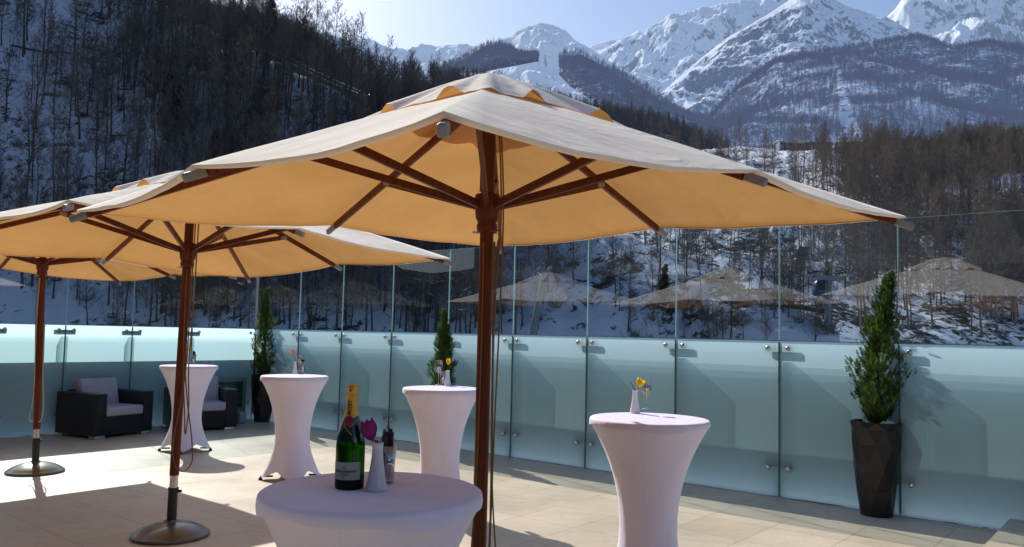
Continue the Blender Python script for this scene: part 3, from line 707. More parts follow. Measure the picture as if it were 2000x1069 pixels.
ll = ['left wall glass panel in the corner, above the partly hidden armchair', 'left wall glass panel crossed by the middle parasol pole', 'left wall glass panel above the fully visible armchair', 'left wall glass panel behind the leftmost parasol pole', 'leftmost glass panel at the picture edge', 'glass panel past the left edge']
for k in range(5):
    panel('wind_screen', ll[k], T(S0, -lw[k] - .02), LX, LIN, lw[k + 1] - lw[k])
# posts with cross plates and the low parapet behind the frosted glass
def post(label, base, ax, nx):
    t = thing('glass_post', label, 'post', base - nx * .11)
    b = MB(); b.box((0, 0, .72), ax * .05, nx * .09, (0, 0, .72), 0, .006); b.obj('upright', M['fin'], t)
    b = MB(); b.box(nx * .085 + Vector((0, 0, ZF - .085)), ax * .15, nx * .006, (0, 0, .03), 0); b.box(nx * .085 + Vector((0, 0, .30)), ax * .15, nx * .006, (0, 0, .03), 0); b.obj('cross_plate', M['steel'], t)
pl = ['post at the seam right of the far conifer', 'post at the seam above the coral tulip table', 'post at the seam left of the champagne bottle', 'post at the seam behind the middle conifer', 'post at the seam right of the big parasol pole', 'post at the second seam right of the big parasol pole', 'post at the seam beside the nearest right table', 'post at the seam between that table and the big conifer', 'post at the seam behind the big right conifer', 'post at the rightmost seam']
for k in range(1, 11): post('glass ' + pl[k - 1] + ', behind frosted glass', T(seams[k], -.0), R, -N)
pl2 = ['above the partly hidden armchair', 'above the left armchair backrest', 'just right of the leftmost parasol pole', 'at the left picture edge']
for k in range(1, 5): post('grey green glass post on the left wall ' + pl2[k - 1], T(S0, -lw[k] - .02), LX, LIN)
b = MB(); b.box(T((S0 - .33 + 14) / 2, .42, .65), R * ((14 - S0 + .33) / 2), N * .09, (0, 0, .655), 0, .01)
tag(b.obj('parapet_wall', M['concrete']), 'low concrete parapet behind the long right frosted glass', 'wall')
b = MB(); b.box(T(S0 - .42, -4.2, .65), R * .09, N * 4.5, (0, 0, .655), 0, .01)
tag(b.obj('parapet_wall', M['concrete']), 'low concrete parapet behind the short left frosted glass', 'wall')
t = thing('corner_post', 'slim pale metal post in the corner of the glass walls', 'post', CORNER)
b = MB(); b.box(R * .02 - N * .02 + Vector((0, 0, ZT / 2)), R * .014, N * .014, (0, 0, ZT / 2)); b.obj('profile', M['steel'], t)
b = MB(); b.box(R * .05 - N * .03 + Vector((0, 0, .8)), R * .008, N * .012, (0, 0, .7)); b.obj('seal_strip', M['black_tube'], t)

# ------------------------------------------------------------------ parasols
def parasol(label, base, zt, a, ang0, tx, ty, hubz, apex, seed, lean=(0, 0), ropes=0):
    g = random.Random(seed)
    t = thing('parasol', label, 'parasol', base)
    L = Vector((lean[0], lean[1], 0))
    def ax(z): return L * z + Vector((0, 0, z))
    tips = []
    for i in range(8):
        an = ang0 + i * pi / 4; r = a if i % 2 == 0 else a * .716
        x, y = r * cos(an), r * sin(an); tips.append(Vector((x, y, zt + (.048 if i % 2 else 0) + tx * x + ty * y)) + L * zt)
    A = ax(apex)
    # pole
    b = MB(); b.tube([ax(.46), ax(1.2), ax(apex - .05)], [.035, .035, .033], 20); b.obj('pole', M['wood'], t)
    b = MB(); b.tube([ax(.36), ax(.475)], .031, 18); b.obj('sleeve', M['steel'], t)
    b = MB(); b.tube([ax(.07), ax(.355)], .036, 18); b.tube([ax(.35), ax(.366)], .040, 18); b.box(ax(.34) + Vector((.048, 0, 0)), (.018, 0, 0), (0, .006, 0), (0, 0, .01), 0, .003); b.obj('lower_tube', M['black_tube'], t)
    b = MB(); R0 = .285
    prof = [(R0 - .01, 0), (R0, .006), (R0, .02), (R0 - .006, .026), (R0 - .012, .028)]
    for i in range(1, 12):
        u = i / 11; prof.append((R0 - .012 - (R0 - .058) * u, .028 + .082 * sin(u * pi / 2) ** .8))
    prof += [(.044, .115), (.044, .125)]
    b.lathe(prof, 48); b.obj('base_dome', M['dome'], t)
    # hub with collar
    b = MB(); hb = ax(hubz); b.lathe([(.038, -.13), (.05, -.125), (.052, -.10), (.046, -.085), (.058, -.06), (.062, -.01), (.066, .03), (.060, .055), (.04, .06)], 24, hb); b.obj('runner_hub', M['wood'], t)
    b = MB(); b.lathe([(.04, -.10), (.062, -.09), (.065, -.03), (.05, .0), (.02, .01)], 20, A - Vector((0, 0, .03))); b.obj('crown_hub', M['wood'], t)
    b = MB(); b.tube([ax(hubz - .135) + Vector((-.07, -.01, 0)), ax(hubz - .135) + Vector((.05, .01, 0))], .005, 8); b.obj('locking_pin', M['steel'], t)
    # ribs, caps, struts
    for i, tp in enumerate(tips):
        d = (tp - A); dn = d.normalized(); up = Vector((0, 0, 1)); sd = dn.cross(up).normalized(); nn = sd.cross(dn).normalized()
        off = nn * -.036
        s0, e0 = A + dn * .04 + off, tp + off - dn * .05
        b = MB(); b.box((s0 + e0) / 2, dn * ((e0 - s0).length / 2), sd * .0115, nn * .019, 0, .003); rb = b.obj('rib', M['wood'], t)
        b = MB(); b.box(tp + off + dn * .0, dn * .046, sd * .0128, nn * .0175, 0, .008); b.obj('rib_cap', M['cap'], rb)
        k = .47 if i % 2 == 0 else .60
        q = A + d * k + nn * -.047; h0 = ax(hubz) + Vector((dn.x, dn.y, 0)).normalized() * .055
        sv = q - h0; sn = sv.normalized(); s2 = sn.cross(up).normalized(); n2 = s2.cross(sn)
        b = MB(); b.box((h0 + q) / 2, sv / 2, s2 * .0105, n2 * .019, 0, .003); b.obj('strut', M['wood'], t)
        b = MB(); b.box(q - sn * .01, sn * .03, s2 * .016, n2 * .014, 0, .004); b.obj('bracket', M['cap'], rb)
    # cloth
    def sheet(t0, t1, nt_, ns, fz):
        b = MB(); rows = []
        for j in range(nt_ + 1):
            tt = t0 + (t1 - t0) * j / nt_; row = []
            for i in range(8):
                p0, p1 = tips[i], tips[(i + 1) % 8]
                for s in range(ns):
                    u = s / ns; e = p0.lerp(p1, u); q = 4 * u * (1 - u)
                    p = A + (e - A) * tt
                    row.append(fz(p, tt, u, q, i, j / nt_))
            rows.append(row)
        b.loft(rows, 0, True, False, False); return b
    def fmain(p, tt, u, q, i, jj):
        e = p - A; sag = -.014 * q * tt - .016 * q * tt ** 5 - .006 * q * sin(tt * 9 + i)
        p = A + Vector((e.x, e.y, 0)) * (1 - .022 * q * tt ** 3) + Vector((0, 0, e.z + sag))
        wr = .006 * noise.noise(Vector((p.x * 2.2 + seed, p.y * 2.2, i))) + .004 * noise.noise(Vector((u * 14, tt * 3, i * 3 + seed))) * tt
        return p + Vector((0, 0, wr + .004))
    m_ = sheet(.03, 1.0, 26, 12, fmain)
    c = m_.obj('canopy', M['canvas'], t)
    # hem: a narrow turned-down band along the edge
    hb_ = MB(); n = len(m_.v) // 27; last = [Vector(v) for v in m_.v[-n:]]
    inn = [v + (Vector((A.x, A.y, v.z)) - v).normalized() * .03 - Vector((0, 0, .010)) for v in last]
    hb_.loft([last, [v - Vector((0, 0, .009)) for v in last], inn], 0, True); hb_.obj('hem', M['canvas'], c)
    def fvent(p, tt, u, q, i, jj):
        ph = max(0, sin(u * pi * (2.6 if i % 2 else 3.4) + i * 2.1 + seed)) * .048 * q * jj ** 2
        ph += .007 * noise.noise(Vector((u * 9, i * 2, seed))) * jj
        return p + Vector((0, 0, .070 * cos(jj * pi / 2) - .035 * exp(-(tt / .06) ** 2) + .009 + ph))
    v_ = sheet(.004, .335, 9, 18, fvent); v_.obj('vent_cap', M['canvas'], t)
    return t, A, ax
b1 = Vector((-.13, 3.95, 0)); b2 = Vector((-2.575, 6.27, 0)); b3 = Vector((-5.10, 8.78, 0))
U1, A1, ax1 = parasol('large cream parasol in front with its wooden pole in the middle', b1, 2.195, 2.06, -pi / 2 - .0208, .011, .0332, 2.235, 2.845, 1)
U2, A2, ax2 = parasol('middle cream parasol partly hidden by the large one in front', b2, 2.195, 2.06, -pi / 2 + .09, .004, -.03, 2.20, 2.78, 2, (.012, 0))
U3, A3, ax3 = parasol('farthest cream parasol at the left edge behind the others', b3, 2.22, 2.06, -pi / 2 + .07, -.01, -.01, 2.26, 2.80, 3, (-.025, 0))
def curve(pts, n=8):
    pts = [Vector(p) for p in pts]; out = []
    for i in range(len(pts) - 1):
        p0, p1, p2, p3 = pts[max(i - 1, 0)], pts[i], pts[i + 1], pts[min(i + 2, len(pts) - 1)]
        for k in range(n):
            u = k / n; out.append(.5 * ((2 * p1) + (p2 - p0) * u + (2 * p0 - 5 * p1 + 4 * p2 - p3) * u * u + (3 * p1 - p0 - 3 * p2 + p3) * u ** 3))
    out.append(pts[-1]); return out
def cord(parent, pts, r=.0045, m='rope', name='cord'):
    b = MB(); b.tube(curve(pts), r, 6); b.obj(name, M[m], parent)
D = -.05   # cords hang on the camera side of the poles
cord(U1, [(.05, -.05, 2.74), (.078, -.05, 2.3), (.078, -.05, 1.9), (.062, -.05, 1.2), (.055, -.05, .8), (.048, -.05, .3), (.04, -.04, .10)])
cord(U1, [(.045, -.05, 2.70), (.070, -.05, 2.2), (.052, -.055, 1.8), (.046, -.055, 1.2), (.060, -.055, .82), (.085, -.05, .5), (.088, -.05, .25), (.05, -.04, .12)])
cord(U1, [(.040, -.05, 2.05), (.044, -.05, 1.6), (.050, -.05, 1.1), (.052, -.05, .7), (.046, -.05, .45), (.048, -.05, .22), (.02, -.04, .14)], .006)
cord(U1, [(-.012, -.041, 2.05), (-.012, -.042, 1.5), (-.02, -.042, .9), (-.035, -.040, .6), (-.044, -.035, .35), (-.03, -.04, .15)], .004)
cord(U1, [(.041, -.03, 2.10), (.062, -.05, 2.11), (.068, -.05, 2.08), (.058, -.05, 2.05), (.05, -.05, 1.98), (.042, -.04, 1.95)], .0045)
cord(U1, [(-.028, .0, 2.72), (-.034, -.03, 2.5), (-.036, -.03, 2.3)], .004)
for q in ([(.10, -.06, 2.5), (.09, -.06, 1.8), (.08, -.06, 1.3), (.04, -.06, .95), (.01, -.06, .70), (.03, -.06, .55), (.10, -.06, .50), (.16, -.06, .58), (.15, -.06, .75), (.10, -.06, 1.05), (.06, -.06, 1.4)],
          [(.125, -.06, 2.5), (.115, -.06, 1.8), (.10, -.06, 1.3), (.115, -.06, 1.0), (.10, -.06, .78), (.085, -.06, .95), (.065, -.06, 1.2), (.05, -.05, 1.4), (.04, -.04, 1.9), (.04, -.03, 2.05)]):
    cord(U2, q, .005)
cord(U3, [(-.055, -.04, 2.1), (-.06, -.04, 1.6), (-.045, -.04, 1.0), (-.05, -.04, .72), (-.07, -.05, .58), (-.03, -.05, .54)], .006, 'rope_pale')
cord(U3, [(.03, -.04, 1.6), (.045, -.04, 1.0), (.075, -.05, .78), (.07, -.05, .60), (.035, -.05, .54)], .006, 'rope_pale')
cord(U3, [(-.075, -.04, 2.1), (-.075, -.04, 1.7), (-.055, -.04, 1.3)], .004)

# ------------------------------------------------------------------ stretch-cover bar tables
ZTAB = 1.10
def bar_table(label, c, rt, rot, seed):
    g = random.Random(seed); t = thing('bar_table', label, 'table', (c[0], c[1], 0), rot, 'white covered bar tables')
    b = MB(); rows = []; n = 64; nz = 34
    k = rt / .357
    for j in range(nz + 1):
        u = j / nz; row = []
        for i in range(n):
            an = 2 * pi * i / n; lob = abs(cos(2 * an)); lob = lob ** 1.6     # four feet
            zb = .030 + (1 - lob) * .075
            z = zb + (ZTAB - .035 - zb) * u
            h = z / (ZTAB - .035)
            # hourglass: flare at foot and top
            up = max(0, (h - .40) / .60); dn_ = max(0, (.40 - h) / .40)
            wst = .178
            r = wst + (rt - .004 - wst) * up ** 2.15 + (0.325 * (.80 + .20 * lob) - wst) * dn_ ** 1.7
            r *= 1 + .035 * (lob - .5) * (1 - up) ** 1.5 * (1 if h > .05 else .6)
            row.append(Vector((r * cos(an), r * sin(an), z)))
        rows.append(row)
    b.loft(rows, 0, True, False, False); cov = b.obj('stretch_cover', M['cloth'], t)
    sb = MB()
    for col_ in (int(g.uniform(.70, .80) * n - rot / (2 * pi) * n) % n, int(g.uniform(.2, .3) * n - rot / (2 * pi) * n) % n):
        sb.tube([r_[col_] * 1.0 + Vector((r_[col_].x, r_[col_].y, 0)).normalized() * .0004 for r_ in rows], .0019, 5)
    sb.obj('seam', M['cloth'], cov)
    hb = MB(); hb.tube([v * 1 for v in rows[0]] + [rows[0][0]], .0035, 5, 0, True, False); hb.obj('hem', M['cloth'], cov)
    # fitted cap: flat top, rounded rim, uneven hem
    b = MB(); rows = []
    ph = g.uniform(0, 6)
    for rr, z in ((0, 0), (.5, .0005), (.9, .0), (.975, -.001), (.993, -.006), (1.0, -.014)):
        rows.append([Vector((rt * rr * cos(2 * pi * i / n), rt * rr * sin(2 * pi * i / n), ZTAB + z)) for i in range(n)])
    for f in (.5, 1.0):
        row = []
        for i in range(n):
            an = 2 * pi * i / n; d = .014 + f * (.030 + .009 * sin(3 * an + ph) + .005 * sin(7 * an + ph * 2))
            row.append(Vector((rt * (1.010 - .012 * f) * cos(an), rt * (1.010 - .012 * f) * sin(an), ZTAB - d)))
        rows.append(row)
    b.loft(rows, 0, True, False, False); b.obj('top_cap', M['cloth'], t)
    for i in range(4):
        an = i * pi / 2; b = MB(); d = Vector((cos(an), sin(an), 0))
        b.lathe([(.020, 0), (.022, .006), (.018, .02), (.010, .034)], 14, d * .312); b.box(d * .25 + Vector((0, 0, .036)), d * .065, Vector((-d.y, d.x, 0)) * .014, (0, 0, .008), 0, .003)
        b.obj('foot', M['foot'], t)
    return t
tabs = {'A': ((-.4289, 2.5848), .351), 'B': ((.872, 5.03), .370), 'C': ((-.6141, 7.3174), .353), 'D': ((-2.3259, 8.7302), .357), 'E': ((-4.181, 10.5053), .357)}
TAB = {}
for (k, lab, rot) in (('A', 'nearest white covered table with the champagne bottle, in the parasol shade', .3), ('B', 'white covered table at the right with one yellow tulip and sunlit top', .5), ('C', 'white covered table beside the big parasol pole, with wineglass and yellow tulip', .9),
                      ('D', 'white covered table with the coral tulip, between bottle and middle parasol pole', .35), ('E', 'farthest white covered table, behind the middle parasol pole and its hanging cords', .2)):
    TAB[k] = bar_table(lab, tabs[k][0], tabs[k][1], rot, ord(k))

# ------------------------------------------------------------------ things on the tables
def tulip_in(par_name, label, loc, m, lean, H=.055, open_=.0, leaves=1, seed=0, stem=.075, vase_h=.15, head=1.0, tilt=(0, 0)):
    g = random.Random(seed)
    t = thing('tulip', label, 'flower', loc)
    d = Vector((lean[0], lean[1], 0)); tipz = vase_h + stem
    pts = [(0, 0, .012), (0, 0, vase_h - .01), d * .35 + Vector((0, 0, vase_h + stem * .5)), d + Vector((0, 0, tipz))]
    b = MB(); b.tube(curve(pts), .0032, 8); b.obj('stem', M['stem'], t)
    hd = Vector((tilt[0], tilt[1], 1)).normalized(); c = Vector(pts[3])
    u = hd.orthogonal().normalized(); w = hd.cross(u)
    b = MB()
    for k in range(6):
        inner = k % 2; an = k * pi / 3 + g.uniform(-.1, .1); rr = (.021 if not inner else .0175) * head; hh = H * (1 if not inner else .97) * g.uniform(.93, 1.05)
        vs = []; nu, nv = 6, 8
        for j in range(nv + 1):
            v = j / nv
            prof = rr * (sin(min(1, v * 1.6) * pi / 2) ** .7) * (1 - .42 * max(0, v - .55) / .45 * (1 - open_ * 2.2))
            half = .80 * min(1, v * 2.6 + .3) * (1 if v < .68 else sqrt(max(0, 1 - ((v - .68) / .32) ** 2)) * .92 + .08)
            for i in range(nu + 1):
                s = (i / nu - .5) * 2; a2 = an + s * half; pr = prof * (1 - .08 * abs(s))
                vs.append(c + (u * cos(a2) + w * sin(a2)) * pr + hd * (hh * v - .004 * s * s))
        fs = [(j * (nu + 1) + i, j * (nu + 1) + i + 1, (j + 1) * (nu + 1) + i + 1, (j + 1) * (nu + 1) + i) for j in range(nv) for i in range(nu)]
        b.add(vs, fs, 0, True)
    b.obj('bloom', M[m], t)
    for k in range(leaves):
        an = g.uniform(0, 6.28) if leaves > 1 else lean[2] if len(lean) > 2 else 1.0; e = Vector((cos(an), sin(an), 0)); side = Vector((-e.y, e.x, 0))
        vs = []
        for j in range(9):
            v = j / 8; p = Vector((0, 0, vase_h - .03)) + e * (.030 * v ** 1.6) + Vector((0, 0, .085 * v)); wd = .0095 * sin(pi * (v * .85 + .12))
            vs += [p - side * wd + e * .002, p - e * .001, p + side * wd + e * .002]
        fs = [(j * 3 + i, j * 3 + i + 1, j * 3 + 4 + i, j * 3 + 3 + i) for j in range(8) for i in range(2)]
        b = MB(); b.add(vs, fs, 0, True); b.obj('leaf', M['stem'], t)
    return t
def vase(label, loc, s=1.0):
    b = MB(); H = .15 * s
    prof = [(.030, 0), (.0335, .002), (.034, .006), (.0315, .018), (.0265, .045), (.0215, .078), (.0178, .108), (.0168, .128), (.0176, .144), (.0188, .150), (.0176, .1505), (.0160, .146), (.0150, .12), (.0150, .07)]
    b.lathe([(r * s, z * s) for r, z in prof], 36, (0, 0, 0), 0, True, True, True)
    return tag(b.obj('vase', M['porcelain'], None, loc), label, 'vase')
def wineglass(label, loc, s=1.0, fill=0.0, H=.20):
    t = thing('wine_glass', label, 'wine glass', loc)
    k = H / .2
    b = MB(); prof = [(.034, 0), (.033, .002), (.012, .005), (.0042, .011), (.0036, .03), (.0036, .082), (.005, .092), (.014, .102), (.026, .117), (.0325, .138), (.0335, .155), (.031, .178), (.0275, .2)]
    b.lathe([(r * s, z * k) for r, z in prof], 28, (0, 0, 0), 0, True, True, False); b.obj('bowl', M['drinkglass'], t)
    if fill:
        b = MB(); pr = [(.004, .094), (.0125, .1035), (.0245, .1185), (.0305, .138), (.0312, .138 + fill * .017)]
        b.lathe([(r * s, z * k) for r, z in pr], 28, (0, 0, 0), 0, True, True, True); b.obj('wine', M['wine'], t)
    return t
def tumbler(label, loc, s=1.0, nap_h=.165, seed=0):
    g = random.Random(seed); t = thing('tumbler', label, 'glass', loc)
    b = MB(); b.lathe([(.0245 * s, 0), (.026 * s, .003), (.0275 * s, .06), (.031 * s, .122), (.0295 * s, .122), (.0262 * s, .06), (.0242 * s, .012)], 28, (0, 0, 0), 0, True, True, False); b.obj('bowl', M['drinkglass'], t)
    n = thing('napkin_bundle', label.replace('glass tumbler holding', 'bunch of').replace(', ', ' in a glass, '), 'napkins', Vector(loc))
    for i in range(4):
        an = g.uniform(0, 6.28); e = Vector((cos(an), sin(an), 0)); f = Vector((-e.y, e.x, 0)); o_ = e * g.uniform(-.008, .008)
        hh = nap_h * g.uniform(.9, 1.03) * s; b = MB()
        pts = [o_ - f * .013 + Vector((0, 0, .016)), o_ + f * .013 + Vector((0, 0, .016)), o_ + f * .021 + e * .004 + Vector((0, 0, hh * .75)), o_ + f * .017 + e * .006 + Vector((0, 0, hh)), o_ + f * .004 + e * .003 + Vector((0, 0, hh * .91)), o_ - f * .012 + e * .005 + Vector((0, 0, hh * .98)), o_ - f * .021 + Vector((0, 0, hh * .72))]
        pts = [p * 1 for p in pts]; k = len(pts); q = [p + e * .0035 for p in pts]
        b.add(pts + q, [tuple(range(k - 1, -1, -1)), tuple(range(k, 2 * k))] + [(i_, (i_ + 1) % k, (i_ + 1) % k + k, i_ + k) for i_ in range(k)], 0, False)
        b.obj('napkin', M['napkin'], n)
    return t
zt_ = ZTAB + .001
def P(px, py): p = on(px, py, zt_); return Vector((p.x, p.y, zt_))
pa = P(735, 958); vase('white porcelain vase beside the champagne bottle', pa); tulip_in('v', 'purple tulip leaning toward the champagne bottle', pa, 'purple', (-.019, -.006, .2), .070, .12, 1, 3, .008, .15, 1.38, (-.28, -.05))
tumbler('glass tumbler holding black napkins, behind the vase on the nearest table', P(752, 944) + Vector((0, .012, 0)), 1.05, .175, 2)
pb = P(1240, 807); vase('white porcelain vase on the sunlit right table', pb); tulip_in('v', 'open yellow tulip on the sunlit right table', pb, 'yellow', (.020, -.005, 2.7), .062, .42, 1, 5, .020, .15, 1.45, (.45, 0))
wineglass('half full wineglass on the sunlit right table', P(1263, 799), 1.0, 1.0, .195)
pc = P(874, 753); vase('white porcelain vase on the table beside the big parasol pole', pc, .95); tulip_in('v', 'closed yellow tulip on the table beside the big parasol pole', pc, 'yellow', (.004, 0, 1.0), .066, 0, 0, 6, .052, .142, 1.25)
wineglass('empty large wineglass beside the closed yellow tulip', P(856, 752), 1.15, 0, .235)
tumbler('glass tumbler holding dark napkins, between wineglass and vase by the big pole', P(865, 750), 1.0, .125, 7)
pd_ = P(576, 729); vase('white porcelain vase holding the coral tulip', pd_, .9); tulip_in('v', 'coral red tulip on the table left of the champagne bottle', pd_, 'orange', (-.028, 0, .5), .058, 0, 1, 8, .075, .135, 1.2, (-.25, 0))
wineglass('wineglass behind the coral tulip vase', P(583, 726) + Vector((0, .02, 0)), 1.05, .5, .2)
tumbler('glass tumbler holding black napkins, right of the coral tulip', P(591, 727), 1.05, .15, 9)
pe = P(368, 710); vase('white porcelain vase on the farthest table', pe, .9); tulip_in('v', 'yellow tulip on the farthest table, beside the middle parasol pole', pe, 'yellow', (.0, 0, .5), .070, 0, 0, 10, .045, .135, 1.4)
tumbler('glass tumbler holding black napkins, on the farthest table', P(378, 710), 1.05, .165, 11)

# champagne bottle
def text_mesh(body, size, extrude=.0002):
    cu = bpy.data.curves.new('t', 'FONT'); cu.body = body; cu.size = size; cu.align_x = 'CENTER'; cu.align_y = 'CENTER'; cu.extrude = extrude; cu.resolution_u = 3; cu.offset = size * .03
    o = bpy.data.objects.new('t', cu); COL.objects.link(o); dg = bpy.context.evaluated_depsgraph_get(); dg.update()
    me = bpy.data.meshes.new_from_object(o.evaluated_get(dg)); bpy.data.objects.remove(o); bpy.data.curves.remove(cu)
    vs = [v.co.copy() for v in me.vertices]; fs = [tuple(p.vertices) for p in me.polygons]; bpy.data.meshes.remove(me); return vs, fs
pbt = P(682, 953); BT = thing('champagne_bottle', 'green champagne bottle with gold foil neck on the nearest table', 'bottle', pbt)
BT.scale = (1.0, 1.0, 1.0)
prof_b = [(.030, .004), (.043, .0), (.0455, .004), (.046, .012), (.046, .125), (.0455, .138), (.0435, .155), (.0395, .175), (.0335, .195), (.0275, .212), (.0225, .228), (.0185, .245), (.0165, .262), (.0155, .285), (.0155, .31)]
def rb_at(z):
    for (r0, z0), (r1, z1) in zip(prof_b[2:], prof_b[3:]):
        if z0 <= z <= z1: return r0 + (r1 - r0) * (z - z0) / (z1 - z0)
    return .0155
b = MB(); b.lathe(prof_b, 56); b.obj('glass_body', M['bottle'], BT)
b = MB(); b.lathe([(.028, .0045), (.0425, .0018), (.0445, .006), (.0448, .03), (.044, .031)], 48, (0, 0, .0), 0); b.obj('bottle_bottom', M['bottle_dark'], BT)
FACE = -pi / 2 - .18      # the label looks at the table's front
def patch(z0, z1, a0, a1, off, mname, name, parent, nz=10, na=24, shape=None):
    b = MB(); rows = []
    for j in range(nz + 1):
        row = []
        for i in range(na + 1):
            a = a0 + (a1 - a0) * i / na; zz0 = z0 if shape is None else shape(i / na)
            z = zz0 + (z1 - zz0) * j / nz; r = rb_at(z) + off
            row.append(Vector((r * cos(FACE + a), r * sin(FACE + a), z)))
        rows.append(row)
    vs = [v for r in rows for v in r]; fs = [(j * (na + 1) + i, j * (na + 1) + i + 1, (j + 1) * (na + 1) + i + 1, (j + 1) * (na + 1) + i) for j in range(nz) for i in range(na)]
    b.add(vs, fs, 0, True); return b.obj(name, M[mname], parent)
lb = patch(.032, .087, -1.12, 1.12, .0006, 'paper', 'label', BT)
def wrap(body, size, zc, m, parent, name, off=.0011, vertical=False, sx=1.0):
    vs, fs = text_mesh(body, size); out = []
    for v in vs:
        x, y = v.x * sx, v.y
        if vertical: x, y = -y, x
        z = zc + y; r = rb_at(z) + off + v.z; a = FACE + x / r
        out.append(Vector((r * cos(a), r * sin(a), z)))
    b = MB(); b.add(out, fs, 0); return b.obj(name, M[m], parent)
wrap('MOËT & CHANDON', .0088, .0585, 'ink', lb, 'lettering', sx=.98)
wrap('CHAMPAGNE', .0048, .0492, 'ink_grey', lb, 'lettering')
wrap('BRUT', .0040, .0415, 'ink_grey', lb, 'lettering')
# small crown device above the words
b = MB()
for k in range(3):
    a = FACE + (k - 1) * .06; r = .0472; b.add([(r * cos(a - .022), r * sin(a - .022), .067), (r * cos(a + .022), r * sin(a + .022), .067), (r * cos(a), r * sin(a), .0735)], [(0, 1, 2)])
b.obj('crown_mark', M['ink_grey'], lb)
# dark collar, foil, seal, ribbon
patch(.150, .232, -pi, pi, .0006, 'bottle_dark', 'neck_collar', BT, 10, 48)
fo = MB(); rows = []
for j in range(22):
    u = j / 21; row = []
    for i in range(40):
        a = 2 * pi * i / 40; a_rel = atan2(sin(a - FACE), cos(a - FACE))
        z0 = .216 + .012 * min(1, abs(a_rel) / 1.2); z = z0 + (.327 - z0) * u
        r = (rb_at(z) if z < .29 else .0155) + .0013
        if z > .292: r = .0182 + .0008 * sin(9 * a) * (1 if z < .30 else .4)
        if z > .318: r = .0182 - (z - .318) ** 1.3 * 1.6
        row.append(Vector((r * cos(a), r * sin(a), z + .002)))
    rows.append(row)
fo.loft(rows, 0, True, False, True); foil = fo.obj('neck_foil', M['foil'], BT)
wrap('MOËT', .0175, .2565, 'ink', foil, 'lettering', .0020, True, 1.0)
b = MB(); wz = .310; a = FACE + .02; r = .0192
b.add([(r * cos(a + .2 * cos(k * pi / 3)), r * sin(a + .2 * cos(k * pi / 3)), wz + .0035 * sin(k * pi / 3)) for k in range(6)], [(0, 1, 2, 3, 4, 5)]); b.obj('star_mark', M['ink'], foil)
b = MB(); b.tube([(.0192 * cos(k * pi / 12), .0192 * sin(k * pi / 12), .2955 + .0006 * sin(k * 2)) for k in range(25)], .0011, 6); b.obj('wire_ring', M['foil'], foil)
b = MB(); cz = .2165; rows = []
for rr, h in ((0, .0042), (.6, .0040), (.9, .0034), (1.0, .0015), (1.02, 0)):
    rows.append([Vector(((rb_at(cz + .0155 * rr * sin(k * pi / 12)) + .0012 + h) * cos(FACE + .0155 * rr * cos(k * pi / 12) / rb_at(cz)), (rb_at(cz + .0155 * rr * sin(k * pi / 12)) + .0012 + h) * sin(FACE + .0155 * rr * cos(k * pi / 12) / rb_at(cz)), cz + .0155 * rr * sin(k * pi / 12))) for k in range(24)])
b.loft(rows, 0, True); b.obj('seal', M['seal'], BT)
b = MB()
for s0, s1, za, zb_ in ((-.55, .45, .207, .172), (.62, .15, .206, .196), (1.2, .66, .220, .208)):
    for k in range(8):
        u0, u1 = k / 8, (k + 1) / 8; q = []
        for u, dz in ((u0, -.0013), (u1, -.0013), (u1, .0013), (u0, .0013)):
            z = za + (zb_ - za) * u + dz; a = FACE + s0 + (s1 - s0) * u; r = rb_at(z) + .0014; q.append((r * cos(a), r * sin(a), z))
        b.add(q, [(0, 1, 2, 3)])
b.obj('neck_ribbon', M['ribbon'], BT)

# ------------------------------------------------------------------ armchairs
def armchair(label, corner, ang, w, d, arm=.63):
    """corner: front left foot as seen from the front; ang: direction the chair faces"""
    f = Vector((cos(ang), sin(ang), 0)); r = Vector((-f.y, f.x, 0))       # r: to the viewer's right when facing the chair
    c = Vector(corner) + r * (w / 2) - f * (d / 2)
    t = thing('armchair', label, 'armchair', (c.x, c.y, 0), ang + pi / 2)  # local: -y = front, x = right
    t.rotation_euler = (0, 0, atan2(r.y, r.x))
    X, Y, Z = Vector((1, 0, 0)), Vector((0, 1, 0)), Vector((0, 0, 1)); aw = .17; hw, hd = w / 2, d / 2
    b = MB(); b.box((0, -.005, .045 + .13), X * (hw - aw - .001), Y * (hd - .012), Z * .13, 0, .006); b.obj('seat_base', M['rattan'], t)
    for s in (-1, 1):
        b = MB(); b.box((s * (hw - aw / 2), 0, .045 + (arm - .045) / 2), X * (aw / 2), Y * hd, Z * ((arm - .045) / 2), 0, .008); b.obj('armrest', M['rattan'], t)
    b = MB(); b.box((0, hd - .075, .045 + (arm - .045) / 2 + .01), X * (hw - aw - .002), Y * .075, Z * ((arm - .045) / 2 + .01), 0, .008); b.obj('backrest', M['rattan'], t)
    b = MB(); b.box((0, -.05, .37), X * (hw - aw - .004), Y * (hd - .04), Z * .065, 0, .025); b.obj('seat_cushion', M['cushion'], t)
    b = MB(); n0 = len(b.v); b.box((0, hd - .235, .61), X * (hw - aw - .006), Y * .075 , Z * .205 + Y * .05, 0, .028); b.obj('back_cushion', M['cushion'], t)
    for sx in (-1, 1):
        for sy in (-1, 1):
            b = MB(); b.box((sx * (hw - .095), sy * (hd - .08), .021), X * .08, Y * .07, Z * .021, 0, .004); b.obj('foot', M['steel'], t)
    return t
armchair('black woven armchair with grey cushions, fully visible at the left wall', (-5.765, 11.30, 0), radians(-26), .95, .86)
armchair('black woven armchair half hidden behind the farthest covered table', (-5.09, 12.26, 0), radians(-57), .95, .82)

